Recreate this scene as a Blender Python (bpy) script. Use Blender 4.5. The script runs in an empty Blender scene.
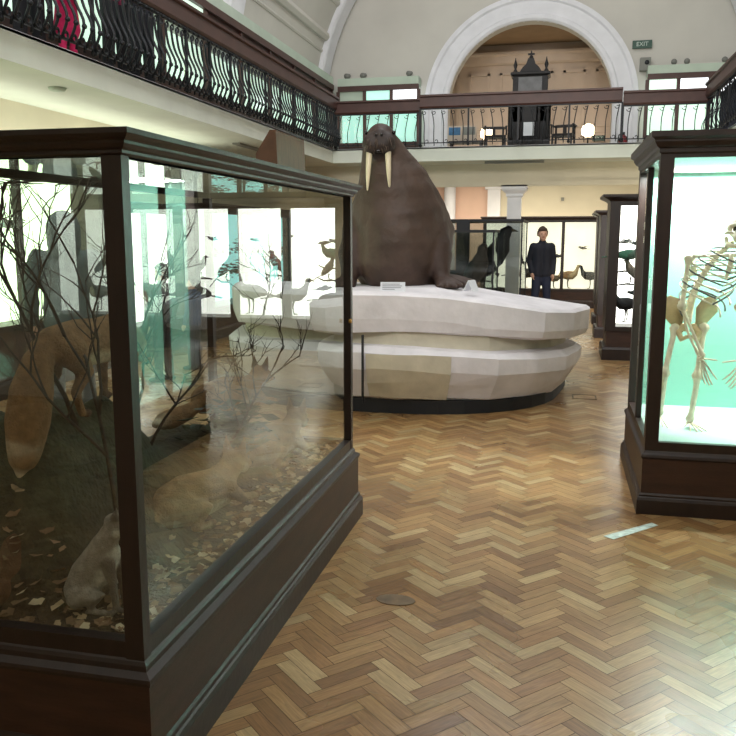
import bpy, math, random
from mathutils import Vector, Matrix, noise
random.seed(7)
R=math.radians; PI=math.pi
SC=bpy.context.scene; COL=SC.collection

# ------------------------------------------------------------------ colour and materials
def lin(c):
    c=c/255.0
    return c/12.92 if c<=0.04045 else ((c+0.055)/1.055)**2.4
def rgb(r,g,b): return (lin(r),lin(g),lin(b),1.0)
MATS={}
def mat(name,c,rough=0.6,var=0.12,scale=8.0,bump=0.0,metal=0.0,emit=0.0,spec=0.5,stretch=None,attr=None,bscale=None):
    if name in MATS: return MATS[name]
    m=bpy.data.materials.new(name); m.use_nodes=True; nt=m.node_tree; N=nt.nodes; L=nt.links
    b=N['Principled BSDF']; b.inputs['Roughness'].default_value=rough; b.inputs['Metallic'].default_value=metal
    b.inputs['Specular IOR Level'].default_value=spec
    tc=N.new('ShaderNodeTexCoord'); mp=N.new('ShaderNodeMapping'); L.new(tc.outputs['Object'],mp.inputs['Vector'])
    if stretch: mp.inputs['Scale'].default_value=stretch
    nz=N.new('ShaderNodeTexNoise'); nz.inputs['Scale'].default_value=scale; nz.inputs['Detail'].default_value=5
    L.new(mp.outputs['Vector'],nz.inputs['Vector'])
    hsv=N.new('ShaderNodeMapRange'); hsv.inputs['To Min'].default_value=1-var*1.6; hsv.inputs['To Max'].default_value=1+var*1.6
    hsv.inputs['From Min'].default_value=0.25; hsv.inputs['From Max'].default_value=0.75
    L.new(nz.outputs['Fac'],hsv.inputs['Value'])
    mul=N.new('ShaderNodeVectorMath'); mul.operation='SCALE'
    if attr:
        a=N.new('ShaderNodeAttribute'); a.attribute_name=attr; L.new(a.outputs['Color'],mul.inputs[0])
    else: mul.inputs[0].default_value=c[:3]
    L.new(hsv.outputs['Result'],mul.inputs['Scale'])
    L.new(mul.outputs['Vector'],b.inputs['Base Color'])
    if emit>0:
        L.new(mul.outputs['Vector'],b.inputs['Emission Color']); b.inputs['Emission Strength'].default_value=emit
    if bump>0:
        n2=N.new('ShaderNodeTexNoise'); n2.inputs['Scale'].default_value=bscale or scale*4; n2.inputs['Detail'].default_value=4
        L.new(mp.outputs['Vector'],n2.inputs['Vector'])
        bp=N.new('ShaderNodeBump'); bp.inputs['Strength'].default_value=bump; bp.inputs['Distance'].default_value=0.02
        L.new(n2.outputs['Fac'],bp.inputs['Height']); L.new(bp.outputs['Normal'],b.inputs['Normal'])
    MATS[name]=m; return m
def glass_mat(name,base=0.08,gain=0.85,power=3.2,tint=(0.93,0.97,0.95,1)):
    m=bpy.data.materials.new(name); m.use_nodes=True; nt=m.node_tree; N=nt.nodes; L=nt.links; N.clear()
    out=N.new('ShaderNodeOutputMaterial'); mx=N.new('ShaderNodeMixShader'); tr=N.new('ShaderNodeBsdfTransparent'); gl=N.new('ShaderNodeBsdfGlossy')
    tr.inputs['Color'].default_value=tint; gl.inputs['Roughness'].default_value=0.0; gl.inputs['Color'].default_value=(0.95,1,0.98,1)
    lw=N.new('ShaderNodeLayerWeight'); lw.inputs['Blend'].default_value=0.5
    pw=N.new('ShaderNodeMath'); pw.operation='POWER'; pw.inputs[1].default_value=power; L.new(lw.outputs['Facing'],pw.inputs[0])
    ml=N.new('ShaderNodeMath'); ml.operation='MULTIPLY_ADD'; ml.inputs[1].default_value=gain; ml.inputs[2].default_value=base; ml.use_clamp=True
    L.new(pw.outputs[0],ml.inputs[0]); L.new(ml.outputs[0],mx.inputs['Fac']); L.new(tr.outputs[0],mx.inputs[1]); L.new(gl.outputs[0],mx.inputs[2])
    L.new(mx.outputs[0],out.inputs['Surface']); return m

M_wood=mat('dark_mahogany',rgb(38,25,22),0.42,0.25,3.0,0.08,stretch=(6,1,1),bscale=30)
M_woodp=mat('mahogany_panel',rgb(58,35,26),0.5,0.25,4.0,0.08,stretch=(1,1,6),bscale=30)
M_rail=mat('rail_brown',rgb(72,44,38),0.45,0.15,4.0,0.03)
M_block=mat('oiled_oak',rgb(112,80,58),0.5,0.18,14.0,0.05,stretch=(1,4,1))
M_iron=mat('wrought_iron',rgb(24,26,32),0.45,0.1,10.0,metal=0.3)
M_wall=mat('cream_plaster',rgb(222,212,190),0.85,0.05,1.5,0.03)
M_vault=mat('pale_vault_plaster',rgb(211,207,199),0.85,0.04,1.0,0.03)
M_white=mat('white_plaster',rgb(236,235,240),0.8,0.04,3.0,0.02)
M_soff=mat('soffit_paint',rgb(222,226,214),0.8,0.04,2.0)
M_pink=mat('pink_plaster',rgb(232,196,176),0.85,0.04,2.0)
M_tan=mat('tan_plaster',rgb(150,126,98),0.85,0.06,3.0)
M_apse=mat('apse_plaster',rgb(206,190,174),0.85,0.04,3.0)
M_green=mat('pale_green_paint',rgb(192,206,190),0.7,0.05,3.0)
M_ice=mat('painted_plaster_ice',rgb(228,224,230),0.75,0.09,3.5,0.25,bscale=14)
M_beige=mat('beige_plaster',rgb(206,198,180),0.8,0.08,6.0,0.2,bscale=14)
M_black=mat('black_board',rgb(22,24,30),0.6,0.1,4.0)
M_brass=mat('aged_brass',rgb(170,130,70),0.35,0.1,10,metal=0.8)
M_bone=mat('old_bone',rgb(238,226,202),0.55,0.14,18,0.15)
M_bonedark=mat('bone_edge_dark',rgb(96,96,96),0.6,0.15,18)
M_tusk=mat('ivory',rgb(226,214,184),0.4,0.15,12,stretch=(1,1,.2))
M_teal=mat('teal_backing',rgb(150,212,194),0.8,0.03,1.5)
M_caseflr=mat('white_case_floor',rgb(170,196,188),0.7,0.03,2)
M_lit=mat('lit_white_backing',(1,0.97,0.9,1),0.8,0.04,1.2,emit=3.2)  # case backings glow themselves, standing in for lamps inside the cases
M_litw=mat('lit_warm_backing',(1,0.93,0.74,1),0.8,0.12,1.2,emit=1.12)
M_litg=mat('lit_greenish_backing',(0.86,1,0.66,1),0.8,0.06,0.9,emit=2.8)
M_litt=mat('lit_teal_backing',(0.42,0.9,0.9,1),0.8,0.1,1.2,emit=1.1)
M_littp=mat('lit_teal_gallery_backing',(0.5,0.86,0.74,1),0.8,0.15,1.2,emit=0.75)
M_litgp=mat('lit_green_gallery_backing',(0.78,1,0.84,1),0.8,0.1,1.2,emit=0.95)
M_tube=mat('lamp_glow',(1,0.95,0.85,1),0.5,0,1,emit=6)
M_warm=mat('warm_lamp_glow',(1,0.78,0.50,1),0.5,0,1,emit=6)
M_sky=mat('daylight_pane',(0.9,0.95,1,1),0.5,0,1,emit=2.2)
M_moss=mat('mound_earth',rgb(80,80,60),0.95,0.35,22,0.8,attr='col',bscale=60)
M_leafdry=mat('dry_leaf',rgb(170,145,112),0.8,0.25,9,attr='col')
M_twig=mat('twig_bark',rgb(56,46,40),0.85,0.2,20)
M_leaf=mat('dark_leaf',rgb(46,66,48),0.55,0.3,10)
M_fur=mat('fur',rgb(150,110,70),0.9,0.22,26,0.6,attr='col',stretch=(1,1,1),bscale=120)
M_hide=mat('walrus_hide',rgb(84,64,54),0.62,0.2,5,0.35,attr='col',bscale=26)
M_dark=mat('eye_black',rgb(14,12,12),0.15,0,1)
M_paper=mat('white_card',rgb(226,228,234),0.6,0.02,4)
M_ink=mat('grey_ink',rgb(140,140,150),0.7,0.02,4)
M_skin=mat('skin',rgb(206,160,136),0.55,0.06,20)
M_grey=mat('grey_box',rgb(132,132,126),0.6,0.05,8)
M_exit=mat('exit_green',rgb(52,84,72),0.5,0.05,8)
M_exitw=mat('exit_lettering',rgb(200,214,204),0.5,0.0,8)
M_red=mat('extinguisher_red',rgb(130,36,44),0.4,0.1,8)
M_navy=mat('navy_cloth',rgb(24,30,52),0.8,0.15,6,0.1)
M_clock=mat('black_carved_oak',rgb(20,16,18),0.55,0.25,14,0.5,bscale=40)
M_dial=mat('clock_dial',rgb(74,74,76),0.4,0.2,8)
M_tape=mat('worn_tape',rgb(196,214,206),0.5,0.25,30)
M_plate=mat('floor_plate',rgb(104,84,58),0.45,0.3,14,metal=0.2)
M_blue=mat('blue_print',rgb(64,110,150),0.6,0.3,14)
M_chair=mat('black_chair_wood',rgb(28,22,22),0.4,0.1,8)
M_glass=glass_mat('case_glass')
M_glassf=glass_mat('far_case_glass',0.05,0.5,3.2)

# ------------------------------------------------------------------ mesh builder
class MB:
    def __init__(s): s.v=[]; s.f=[]; s.sm=[]; s.c=[]
    def add(s,vs,fs,smooth=False,col=None):
        o=len(s.v); s.v+= [Vector(p) for p in vs]; s.f+=[[i+o for i in f] for f in fs]; s.sm+=[smooth]*len(fs)
        s.c+=[col]*len(vs); return s
    def box(s,x0,x1,y0,y1,z0,z1,col=None):
        v=[(x0,y0,z0),(x1,y0,z0),(x1,y1,z0),(x0,y1,z0),(x0,y0,z1),(x1,y0,z1),(x1,y1,z1),(x0,y1,z1)]
        return s.add(v,[(0,3,2,1),(4,5,6,7),(0,1,5,4),(1,2,6,5),(2,3,7,6),(3,0,4,7)],col=col)
    def loft(s,rings,caps=True,smooth=True,closed=True,col=None):
        n=len(rings[0]); v=[p for r in rings for p in r]; f=[]
        for i in range(len(rings)-1):
            for j in range(n if closed else n-1):
                k=(j+1)%n; f.append((i*n+j,i*n+k,(i+1)*n+k,(i+1)*n+j))
        if caps and closed:
            f.append(tuple(range(n-1,-1,-1))); f.append(tuple((len(rings)-1)*n+j for j in range(n)))
        return s.add(v,f,smooth,col)
    def mould(s,prof,x0,x1,y0,y1):
        return s.loft([[(x0-d,y0-d,z),(x1+d,y0-d,z),(x1+d,y1+d,z),(x0-d,y1+d,z)] for d,z in prof],smooth=False)
    def tube(s,pts,rad,n=8,ref=None,ry=1.0,col=None,dome=False):
        P=[Vector(p) for p in pts]; m=len(P)
        rad=[rad]*m if not hasattr(rad,'__len__') else list(rad)
        if dome and m>1:
            a=(P[0]-P[1]).normalized(); b=(P[-1]-P[-2]).normalized()
            P=[P[0]+a*rad[0]*0.9,P[0]+a*rad[0]*0.55]+P+[P[-1]+b*rad[-1]*0.55,P[-1]+b*rad[-1]*0.9]
            rad=[rad[0]*.3,rad[0]*.8]+rad+[rad[-1]*.8,rad[-1]*.3]; m=len(P)
        T=[(P[min(i+1,m-1)]-P[max(i-1,0)]) for i in range(m)]
        T=[t.normalized() if t.length>1e-9 else Vector((0,0,1)) for t in T]
        u=Vector(ref) if ref else (Vector((0,0,1)) if abs(T[0].z)<0.9 else Vector((1,0,0)))
        rings=[]
        for i in range(m):
            u=(u-T[i]*u.dot(T[i]));
            if u.length<1e-6: u=T[i].orthogonal()
            u.normalize(); w=T[i].cross(u)
            rings.append([tuple(P[i]+(u*math.cos(2*PI*j/n)+w*ry*math.sin(2*PI*j/n))*rad[i]) for j in range(n)])
        return s.loft(rings,col=col)
    def ball(s,c,r,n=12,m=8,col=None):
        rx,ry,rz=(r,r,r) if not hasattr(r,'__len__') else r
        rings=[]
        for i in range(m+1):
            a=-PI/2+PI*i/m; q=max(math.cos(a),0.02)
            rings.append([(c[0]+rx*q*math.cos(2*PI*j/n),c[1]+ry*q*math.sin(2*PI*j/n),c[2]+rz*math.sin(a)) for j in range(n)])
        return s.loft(rings,col=col)
    def lathe(s,prof,c=(0,0,0),n=16):
        return s.loft([[(c[0]+r*math.cos(2*PI*j/n),c[1]+r*math.sin(2*PI*j/n),c[2]+z) for j in range(n)] for r,z in prof])
    def quad(s,a,b,c,d,col=None): return s.add([a,b,c,d],[(0,1,2,3)],col=col)
    def prism(s,poly,y0,y1):   # polygon in x,z extruded along y
        return s.loft([[(x,y0,z) for x,z in poly],[(x,y1,z) for x,z in poly]],smooth=False)
    def xf(s,M):
        s.v=[M@p for p in s.v]; return s
    def build(s,name,m,parent=None,local=False):
        me=bpy.data.meshes.new(name)
        off=Vector((0,0,0))
        p=parent
        while p is not None and not local: off+=p.location; p=p.parent
        me.from_pydata([tuple(v-off) for v in s.v],[],s.f)
        me.polygons.foreach_set('use_smooth',s.sm)
        if any(c is not None for c in s.c):
            a=me.color_attributes.new('col','FLOAT_COLOR','POINT')
            for i,c in enumerate(s.c): a.data[i].color=c or (0.5,0.5,0.5,1)
        me.update()
        o=bpy.data.objects.new(name,me); COL.objects.link(o)
        if m: me.materials.append(m)
        if parent: o.parent=parent
        return o
def tag(o,label,cat=None,group=None,kind=None):
    if label: o['label']=label
    if cat: o['category']=cat
    if group: o['group']=group
    if kind: o['kind']=kind
    return o
def thing(name,label,cat,loc=(0,0,0),rotz=0,group=None):
    o=bpy.data.objects.new(name,None); COL.objects.link(o); o.location=loc; o.rotation_euler=(0,0,rotz); o.empty_display_size=0.1
    return tag(o,label,cat,group)
def struct(name,mb,m):
    o=mb.build(name,m); o['kind']='structure'; return o
def copy_tree(root,loc,rotz,label=None):
    r=root.copy(); COL.objects.link(r); r.location=loc; r.rotation_euler=(0,0,rotz)
    if label: r['label']=label
    for ch in list(root.children):
        c=ch.copy(); COL.objects.link(c); c.parent=r
        for g in ch.children:
            d=g.copy(); COL.objects.link(d); d.parent=c
    return r
def remeshed(name,mb,m,voxel,parent=None,smooth=4,chains=None,local=True,warp=None):
    """one continuous skin over overlapping pieces; colours taken from the nearest chain"""
    me=bpy.data.meshes.new('tmp'); me.from_pydata([tuple(v) for v in mb.v],[],mb.f); me.update()
    t=bpy.data.objects.new('tmp',me); COL.objects.link(t)
    r=t.modifiers.new('r','REMESH'); r.mode='VOXEL'; r.voxel_size=voxel
    if smooth:
        q=t.modifiers.new('s','SMOOTH'); q.iterations=smooth; q.factor=0.5
    dg=bpy.context.evaluated_depsgraph_get(); dg.update()
    nm=bpy.data.meshes.new_from_object(t.evaluated_get(dg)); nm.name=name
    bpy.data.objects.remove(t); bpy.data.meshes.remove(me)
    nm.polygons.foreach_set('use_smooth',[True]*len(nm.polygons))
    if warp:
        for v in nm.vertices: v.co=warp(v.co)
    if chains:
        a=nm.color_attributes.new('col','FLOAT_COLOR','POINT')
        S=[]
        for pts,rad,col in chains:
            for i in range(max(1,len(pts)-1)):
                j=min(i+1,len(pts)-1); S.append((Vector(pts[i]),Vector(pts[j]),rad[i],rad[j],col))
        for i,v in enumerate(nm.vertices):
            acc=Vector((0,0,0)); wt=0
            for A,B,ra,rb,col in S:
                d=B-A; l=d.length_squared; t_=0 if l<1e-12 else max(0,min(1,(v.co-A).dot(d)/l))
                dist=max((v.co-(A+d*t_)).length-(ra+(rb-ra)*t_),0)+0.006
                w=1/dist**3; acc+=Vector(col[:3])*w; wt+=w
            acc/=wt; a.data[i].color=(acc.x,acc.y,acc.z,1)
    if not local and parent:
        p=parent
        off=Vector((0,0,0))
        while p is not None: off+=p.location; p=p.parent
        for v in nm.vertices: v.co-=off
    o=bpy.data.objects.new(name,nm); COL.objects.link(o)
    nm.materials.clear(); nm.materials.append(m)
    if parent: o.parent=parent
    return o
def chains_mb(chains,n=10,ry=1.0,ref=None):
    mb=MB()
    for pts,rad,col in chains:
        if len(pts)==1: mb.ball(pts[0],rad[0])
        else: mb.tube(pts,rad,n,dome=True,ry=ry,ref=ref)
    return mb

# ------------------------------------------------------------------ setting: dimensions
XL,XR=-5.85,4.05; YF=20.4; ZB=3.33; ZS=3.06; BX=-4.54; BXR=2.6; BY=16.5; CX=-0.9; CZ=4.6; VR=4.95
# floor: herringbone blocks as faces of one mesh, a dark bed below
def herringbone():
    W=0.0625; n=4; ang=R(46.5); ca,sa=math.cos(ang),math.sin(ang)
    vs=[];fs=[];uv=[];cs=[]
    pal=[rgb(206,160,104),rgb(196,148,94),rgb(212,170,114),rgb(184,136,86),rgb(200,152,98),rgb(222,186,132),rgb(172,126,80)]
    rng=random.Random(3); g=0.0011
    lim=int(26/W)
    def put(x,y,horiz):
        x0,y0=x*W,y*W; x1=x0+(n*W if horiz else W); y1=y0+(W if horiz else n*W)
        cx,cy=(x0+x1)/2,(y0+y1)/2; X,Y=cx*ca-cy*sa,cx*sa+cy*ca
        if not(-6.0<X<4.3 and -3.2<Y<20.6): return
        o=len(vs)
        for a,b in ((x0+g,y0+g),(x1-g,y0+g),(x1-g,y1-g),(x0+g,y1-g)): vs.append((a*ca-b*sa,a*sa+b*ca,0.0))
        fs.append((o,o+1,o+2,o+3)); u0,v0=rng.random()*40,rng.random()*40
        q=[(0,0),(n*W,0),(n*W,W),(0,W)] if horiz else [(0,W),(0,0),(n*W,0),(n*W,W)]
        if not horiz: q=[(0,0),(0,W),(n*W,W),(n*W,0)]
        uv.extend([(u0+a,v0+b) for a,b in q])
        c=pal[min(int(rng.random()**1.2*7),6)]; k=rng.uniform(0.53,0.71)
        cs.append((c[0]*k*.96,c[1]*k,c[2]*k*1.06,1))
    m2=2*n
    for y in range(-lim,lim):
        X0=(-8.0-0)/1; 
        # limit x range from rotated bounds
        for x in range(-lim,lim):
            # quick reject in world space
            px,py=x*W,y*W; X,Y=px*ca-py*sa,px*sa+py*ca
            if not(-6.4<X<4.7 and -3.6<Y<21.0): continue
            k=(x-y)%m2
            if k==0: put(x,y,True)
            elif k==m2-1: put(x,y,False)
    me=bpy.data.meshes.new('floor'); me.from_pydata(vs,[],fs)
    ul=me.uv_layers.new(name='UVMap')
    for i,u in enumerate(uv): ul.data[i].uv=u
    a=me.color_attributes.new('col','FLOAT_COLOR','CORNER')
    for i,c in enumerate(cs):
        for j in range(4): a.data[i*4+j].color=c
    m=bpy.data.materials.new('parquet'); m.use_nodes=True; nt=m.node_tree; N=nt.nodes; L=nt.links; b=N['Principled BSDF']
    at=N.new('ShaderNodeAttribute'); at.attribute_name='col'
    uvn=N.new('ShaderNodeUVMap'); mp=N.new('ShaderNodeMapping'); mp.inputs['Scale'].default_value=(5,60,1); L.new(uvn.outputs[0],mp.inputs[0])
    nz=N.new('ShaderNodeTexNoise'); nz.inputs['Scale'].default_value=1.6; nz.inputs['Detail'].default_value=5; nz.inputs['Distortion'].default_value=1.2; L.new(mp.outputs[0],nz.inputs[0])
    mr=N.new('ShaderNodeMapRange'); mr.inputs[1].default_value=.3; mr.inputs[2].default_value=.7; mr.inputs[3].default_value=.74; mr.inputs[4].default_value=1.18; L.new(nz.outputs[0],mr.inputs[0])
    tc=N.new('ShaderNodeTexCoord'); n3=N.new('ShaderNodeTexNoise'); n3.inputs['Scale'].default_value=0.9; n3.inputs['Detail'].default_value=4; L.new(tc.outputs['Object'],n3.inputs[0])
    m3=N.new('ShaderNodeMapRange'); m3.inputs[1].default_value=.35; m3.inputs[2].default_value=.65; m3.inputs[3].default_value=.82; m3.inputs[4].default_value=1.1; L.new(n3.outputs[0],m3.inputs[0])
    mm=N.new('ShaderNodeMath'); mm.operation='MULTIPLY'; L.new(mr.outputs[0],mm.inputs[0]); L.new(m3.outputs[0],mm.inputs[1])
    sc=N.new('ShaderNodeVectorMath'); sc.operation='SCALE'; L.new(at.outputs['Color'],sc.inputs[0]); L.new(mm.outputs[0],sc.inputs['Scale'])
    L.new(sc.outputs[0],b.inputs['Base Color'])
    rr=N.new('ShaderNodeMapRange'); rr.inputs[1].default_value=.3; rr.inputs[2].default_value=.7; rr.inputs[3].default_value=.2; rr.inputs[4].default_value=.4; L.new(n3.outputs[0],rr.inputs[0]); L.new(rr.outputs[0],b.inputs['Roughness'])
    n4=N.new('ShaderNodeTexNoise'); n4.inputs['Scale'].default_value=6; n4.inputs['Detail'].default_value=3; L.new(tc.outputs['Object'],n4.inputs[0])
    bp=N.new('ShaderNodeBump'); bp.inputs['Strength'].default_value=.22; bp.inputs['Distance'].default_value=.012; L.new(n4.outputs[0],bp.inputs['Height']); L.new(bp.outputs[0],b.inputs['Normal'])
    me.materials.append(m); o=bpy.data.objects.new('floor',me); COL.objects.link(o); o['kind']='structure'
    bed=mat('dark_floor_joint',rgb(58,42,28),0.6,0.1,4)
    struct('floor_bed',MB().box(XL-.1,XR+.1,-3.2,YF+.1,-.06,-.0015),bed)
herringbone()
# walls
def wall_strip(x,zs,y0,y1): return MB().quad((x,y0,zs[0]),(x,y1,zs[0]),(x,y1,zs[1]),(x,y0,zs[1]))
struct('wall_left',MB().box(XL-.15,XL,-3.2,YF,0,CZ),M_wall)
struct('wall_right',MB().box(XR,XR+.15,-3.2,YF,0,CZ),M_wall)
struct('wall_front',MB().box(XL-.15,XR+.15,-3.35,-3.2,0,9.7),M_wall)
struct('wall_back',MB().box(XL-.15,XR+.15,YF,YF+.15,0,ZS),M_wall)
# upper end wall with a round-headed opening
AX,AR,ARO,AZ=-0.83,1.9,2.47,4.62
def arch_wall():
    mb=MB(); n=40
    for y in (YF,YF+.35):
        inner=[(AX-AR,ZB)]+[(AX-AR*math.cos(PI*i/n),AZ+AR*math.sin(PI*i/n)) for i in range(n+1)]+[(AX+AR,ZB)]
        outer=[(XL-.15,ZB)]+[(XL-.15 if i<n*.3 else (XR+.15 if i>n*.7 else XL-.15+(XR-XL+.3)*(i-n*.3)/(n*.4)), ZB+(9.75-ZB)*min(1,i/(n*.3)) if i<=n*.5 else ZB+(9.75-ZB)*min(1,(n-i)/(n*.3))) for i in range(n+1)]+[(XR+.15,ZB)]
        v=[];f=[]
        for a,b in zip(inner,outer): v+=[(a[0],y,a[1]),(b[0],y,b[1])]
        for i in range(len(inner)-1): f.append((2*i,2*i+1,2*i+3,2*i+2))
        mb.add(v,f)
    v=[];f=[]
    for i,a in enumerate(inner): v+=[(a[0],YF,a[1]),(a[0],YF+.35,a[1])]
    for i in range(len(inner)-1): f.append((2*i,2*i+2,2*i+3,2*i+1))
    mb.add(v,f); return mb
struct('wall_back_upper',arch_wall(),M_vault)
def archivolt(r0,r1,y0,y1):
    mb=MB(); n=48; rings=[]
    path=[(-1,None)]+[(i,None) for i in range(n+1)]+[(n+1,None)]
    for i,_ in path:
        a=PI*min(max(i,0),n)/n; c,s_=-math.cos(a),math.sin(a)
        dz=0 if 0<=i<=n else ZB-AZ
        rings.append([(AX+r*c,y,AZ+r*s_+dz) for r,y in ((r0,y1),(r0,y0),(r0+.05,y0-.04),(r0+.12,y0-.04),(r0+.16,y0),(r1-.14,y0),(r1-.1,y0-.05),(r1,y0-.05),(r1,y1))])
    return mb.loft(rings,smooth=False)
struct('trim_1',archivolt(AR,ARO,YF-.06,YF+.05),M_white)
# room behind the arch
struct('wall_apse',MB().box(AX-3.4,AX+3.4,23.2,23.3,ZB,6.9).box(AX-3.5,AX-3.4,YF+.35,23.3,ZB,6.9).box(AX+3.4,AX+3.5,YF+.35,23.3,ZB,6.9),M_apse)
struct('ceiling_apse',MB().box(AX-3.5,AX+3.5,YF+.35,23.3,6.62,6.75),M_tan)
struct('trim_2',MB().mould([(0,6.1),(.06,6.14),(.08,6.3),(.14,6.34),(.14,6.4),(0,6.4)],AX-3.3,AX+3.3,23.1,23.25).box(AX-3.3,AX+3.3,23.16,23.2,4.3,4.36),M_apse)
pp=MB()
for k in range(7):
    x=AX-2.55+k*.83
    pp.box(x,x+.07,23.14,23.2,4.5,5.9).box(x+.5,x+.57,23.14,23.2,4.5,5.9).box(x,x+.57,23.14,23.2,5.84,5.92).box(x,x+.57,23.14,23.2,4.45,4.52)
struct('trim_3',pp,M_apse)
# vault
def vault(y0,y1,r,t=.0,n=36):
    return MB().loft([[(CX-r*math.cos(PI*i/n),y,CZ+r*math.sin(PI*i/n)) for i in range(n+1)] for y in (y0,y1)],closed=False,smooth=True)
struct('ceiling',vault(-3.3,YF+.05,VR),M_vault)
def rib(y0,y1,r0,r1,n=36):
    rings=[]
    for i in range(n+1):
        c,s_=-math.cos(PI*i/n),math.sin(PI*i/n)
        rings.append([(CX+r*c,y,CZ+r*s_) for r,y in ((r1,y0),(r0,y0),(r0-.03,y0+.06),(r0-.03,y1-.06),(r0,y1),(r1,y1))])
    return MB().loft(rings,smooth=False)
k=4
for y0,y1 in ((YF-.75,YF-.1),(13.9,14.6),(8.4,9.1)):
    struct('trim_%d'%k,rib(y0,y1,VR-.1,VR),M_white); k+=1
for zc,w,d in ((5.35,.12,.05),(5.9,.07,.04),(6.15,.16,.09),(6.9,.1,.05)):
    mb=MB()
    for sgn in (-1,1):
        for (ya,yb) in ((9.1,13.9),(14.6,YF-.75)):
            pts=[]
            for z,dd in ((zc,0),(zc,d),(zc+w*.5,d*1.4),(zc+w,d),(zc+w,0)):
                x=math.sqrt(VR**2-(z-CZ)**2); pts.append((CX+sgn*(x-dd+.02),z))
            mb.loft([[(x,ya,z) for x,z in pts],[(x,yb,z) for x,z in pts]],smooth=False)
    struct('trim_%d'%k,mb,M_vault); k+=1
# skylight dormer in the vault: frame and bright pane
def on_vault(y,z,inset):
    x=math.sqrt((VR-inset)**2-(z-CZ)**2); return (CX-x,y,z)
wf=MB(); 
for (ya,yb,za,zb) in ((16.2,16.35,7.0,7.9),(17.45,17.6,7.0,7.9),(16.2,17.6,6.95,7.08),(16.2,17.6,7.82,7.95)):
    a,b,c,d=on_vault(ya,za,.08),on_vault(yb,za,.08),on_vault(yb,zb,.08),on_vault(ya,zb,.08)
    a2,b2,c2,d2=on_vault(ya,za,-.02),on_vault(yb,za,-.02),on_vault(yb,zb,-.02),on_vault(ya,zb,-.02)
    wf.loft([[a2,b2,c2,d2],[a,b,c,d]],smooth=False)
w=struct('window_1',wf,M_white)
MB().quad(on_vault(16.3,7.04,.04),on_vault(17.5,7.04,.04),on_vault(17.5,7.86,.04),on_vault(16.3,7.86,.04)).build('pane',M_sky,w)
# balconies: slab, fascia mouldings
PROF=[(0,ZS),(.0,ZS+.02),(.03,ZS+.05),(.03,ZS+.14),(.07,ZS+.17),(.07,ZB-.05),(.1,ZB-.03),(.1,ZB),(0,ZB)]
def fascia_y(x,y0,y1,sgn):
    return MB().loft([[(x+sgn*d,y,z) for d,z in PROF] for y in (y0,y1)],smooth=False)
struct('balcony_left_slab',MB().box(XL,BX,-3.2,YF,ZS,ZB-.005),M_soff)
struct('balcony_right_slab',MB().box(BXR,XR,-3.2,YF,ZS,ZB-.005),M_soff)
struct('balcony_back_slab',MB().box(BX,BXR,BY,23.3,ZS,ZB-.005),M_soff)
struct('trim_20',fascia_y(BX-.1,-3.2,BY+.02,1),M_white)
struct('trim_21',fascia_y(BXR+.1,-3.2,BY+.02,-1),M_white)
struct('trim_22',MB().loft([[(x,BY+.1-d,z) for d,z in PROF] for x in (BX-.05,BXR+.05)],smooth=False),M_white)
struct('trim_23',MB().box(XL,-4.9,17.35,17.75,2.63,ZS).box(-4.9,XR,17.35,17.75,2.63,ZS).box(XL,XR,17.3,17.35,2.60,2.70),M_wall)
# pillar under the beam
pl=MB().box(-1.08,-.80,17.42,17.70,0,2.42).mould([(0,2.38),(.03,2.41),(.03,2.46),(.1,2.52),(.12,2.56),(.12,2.63),(0,2.63)],-1.08,-.80,17.42,17.70).mould([(.06,0),(.06,.18),(0,.24)],-1.08,-.80,17.42,17.70)
struct('pillar',pl,M_white)
# pink recess and pale pilaster left of the pillar
struct('wall_recess',MB().box(-4.6,-1.72,20.3,20.4,0,ZS),M_pink)
struct('trim_24',MB().box(-1.72,-1.42,20.2,20.4,0,ZS).box(-1.78,-1.36,20.16,20.4,2.7,2.8),M_white)
struct('trim_25',MB().tube([(-2.62,20.15,0),(-2.62,20.15,ZS)],.14,16),M_white)
tag(MB().box(-1.5,-.35,16.75,16.83,3.015,3.058).build('ceiling_light',M_grey),'thin grey ceiling light bar under the end balcony','ceiling light')

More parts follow.
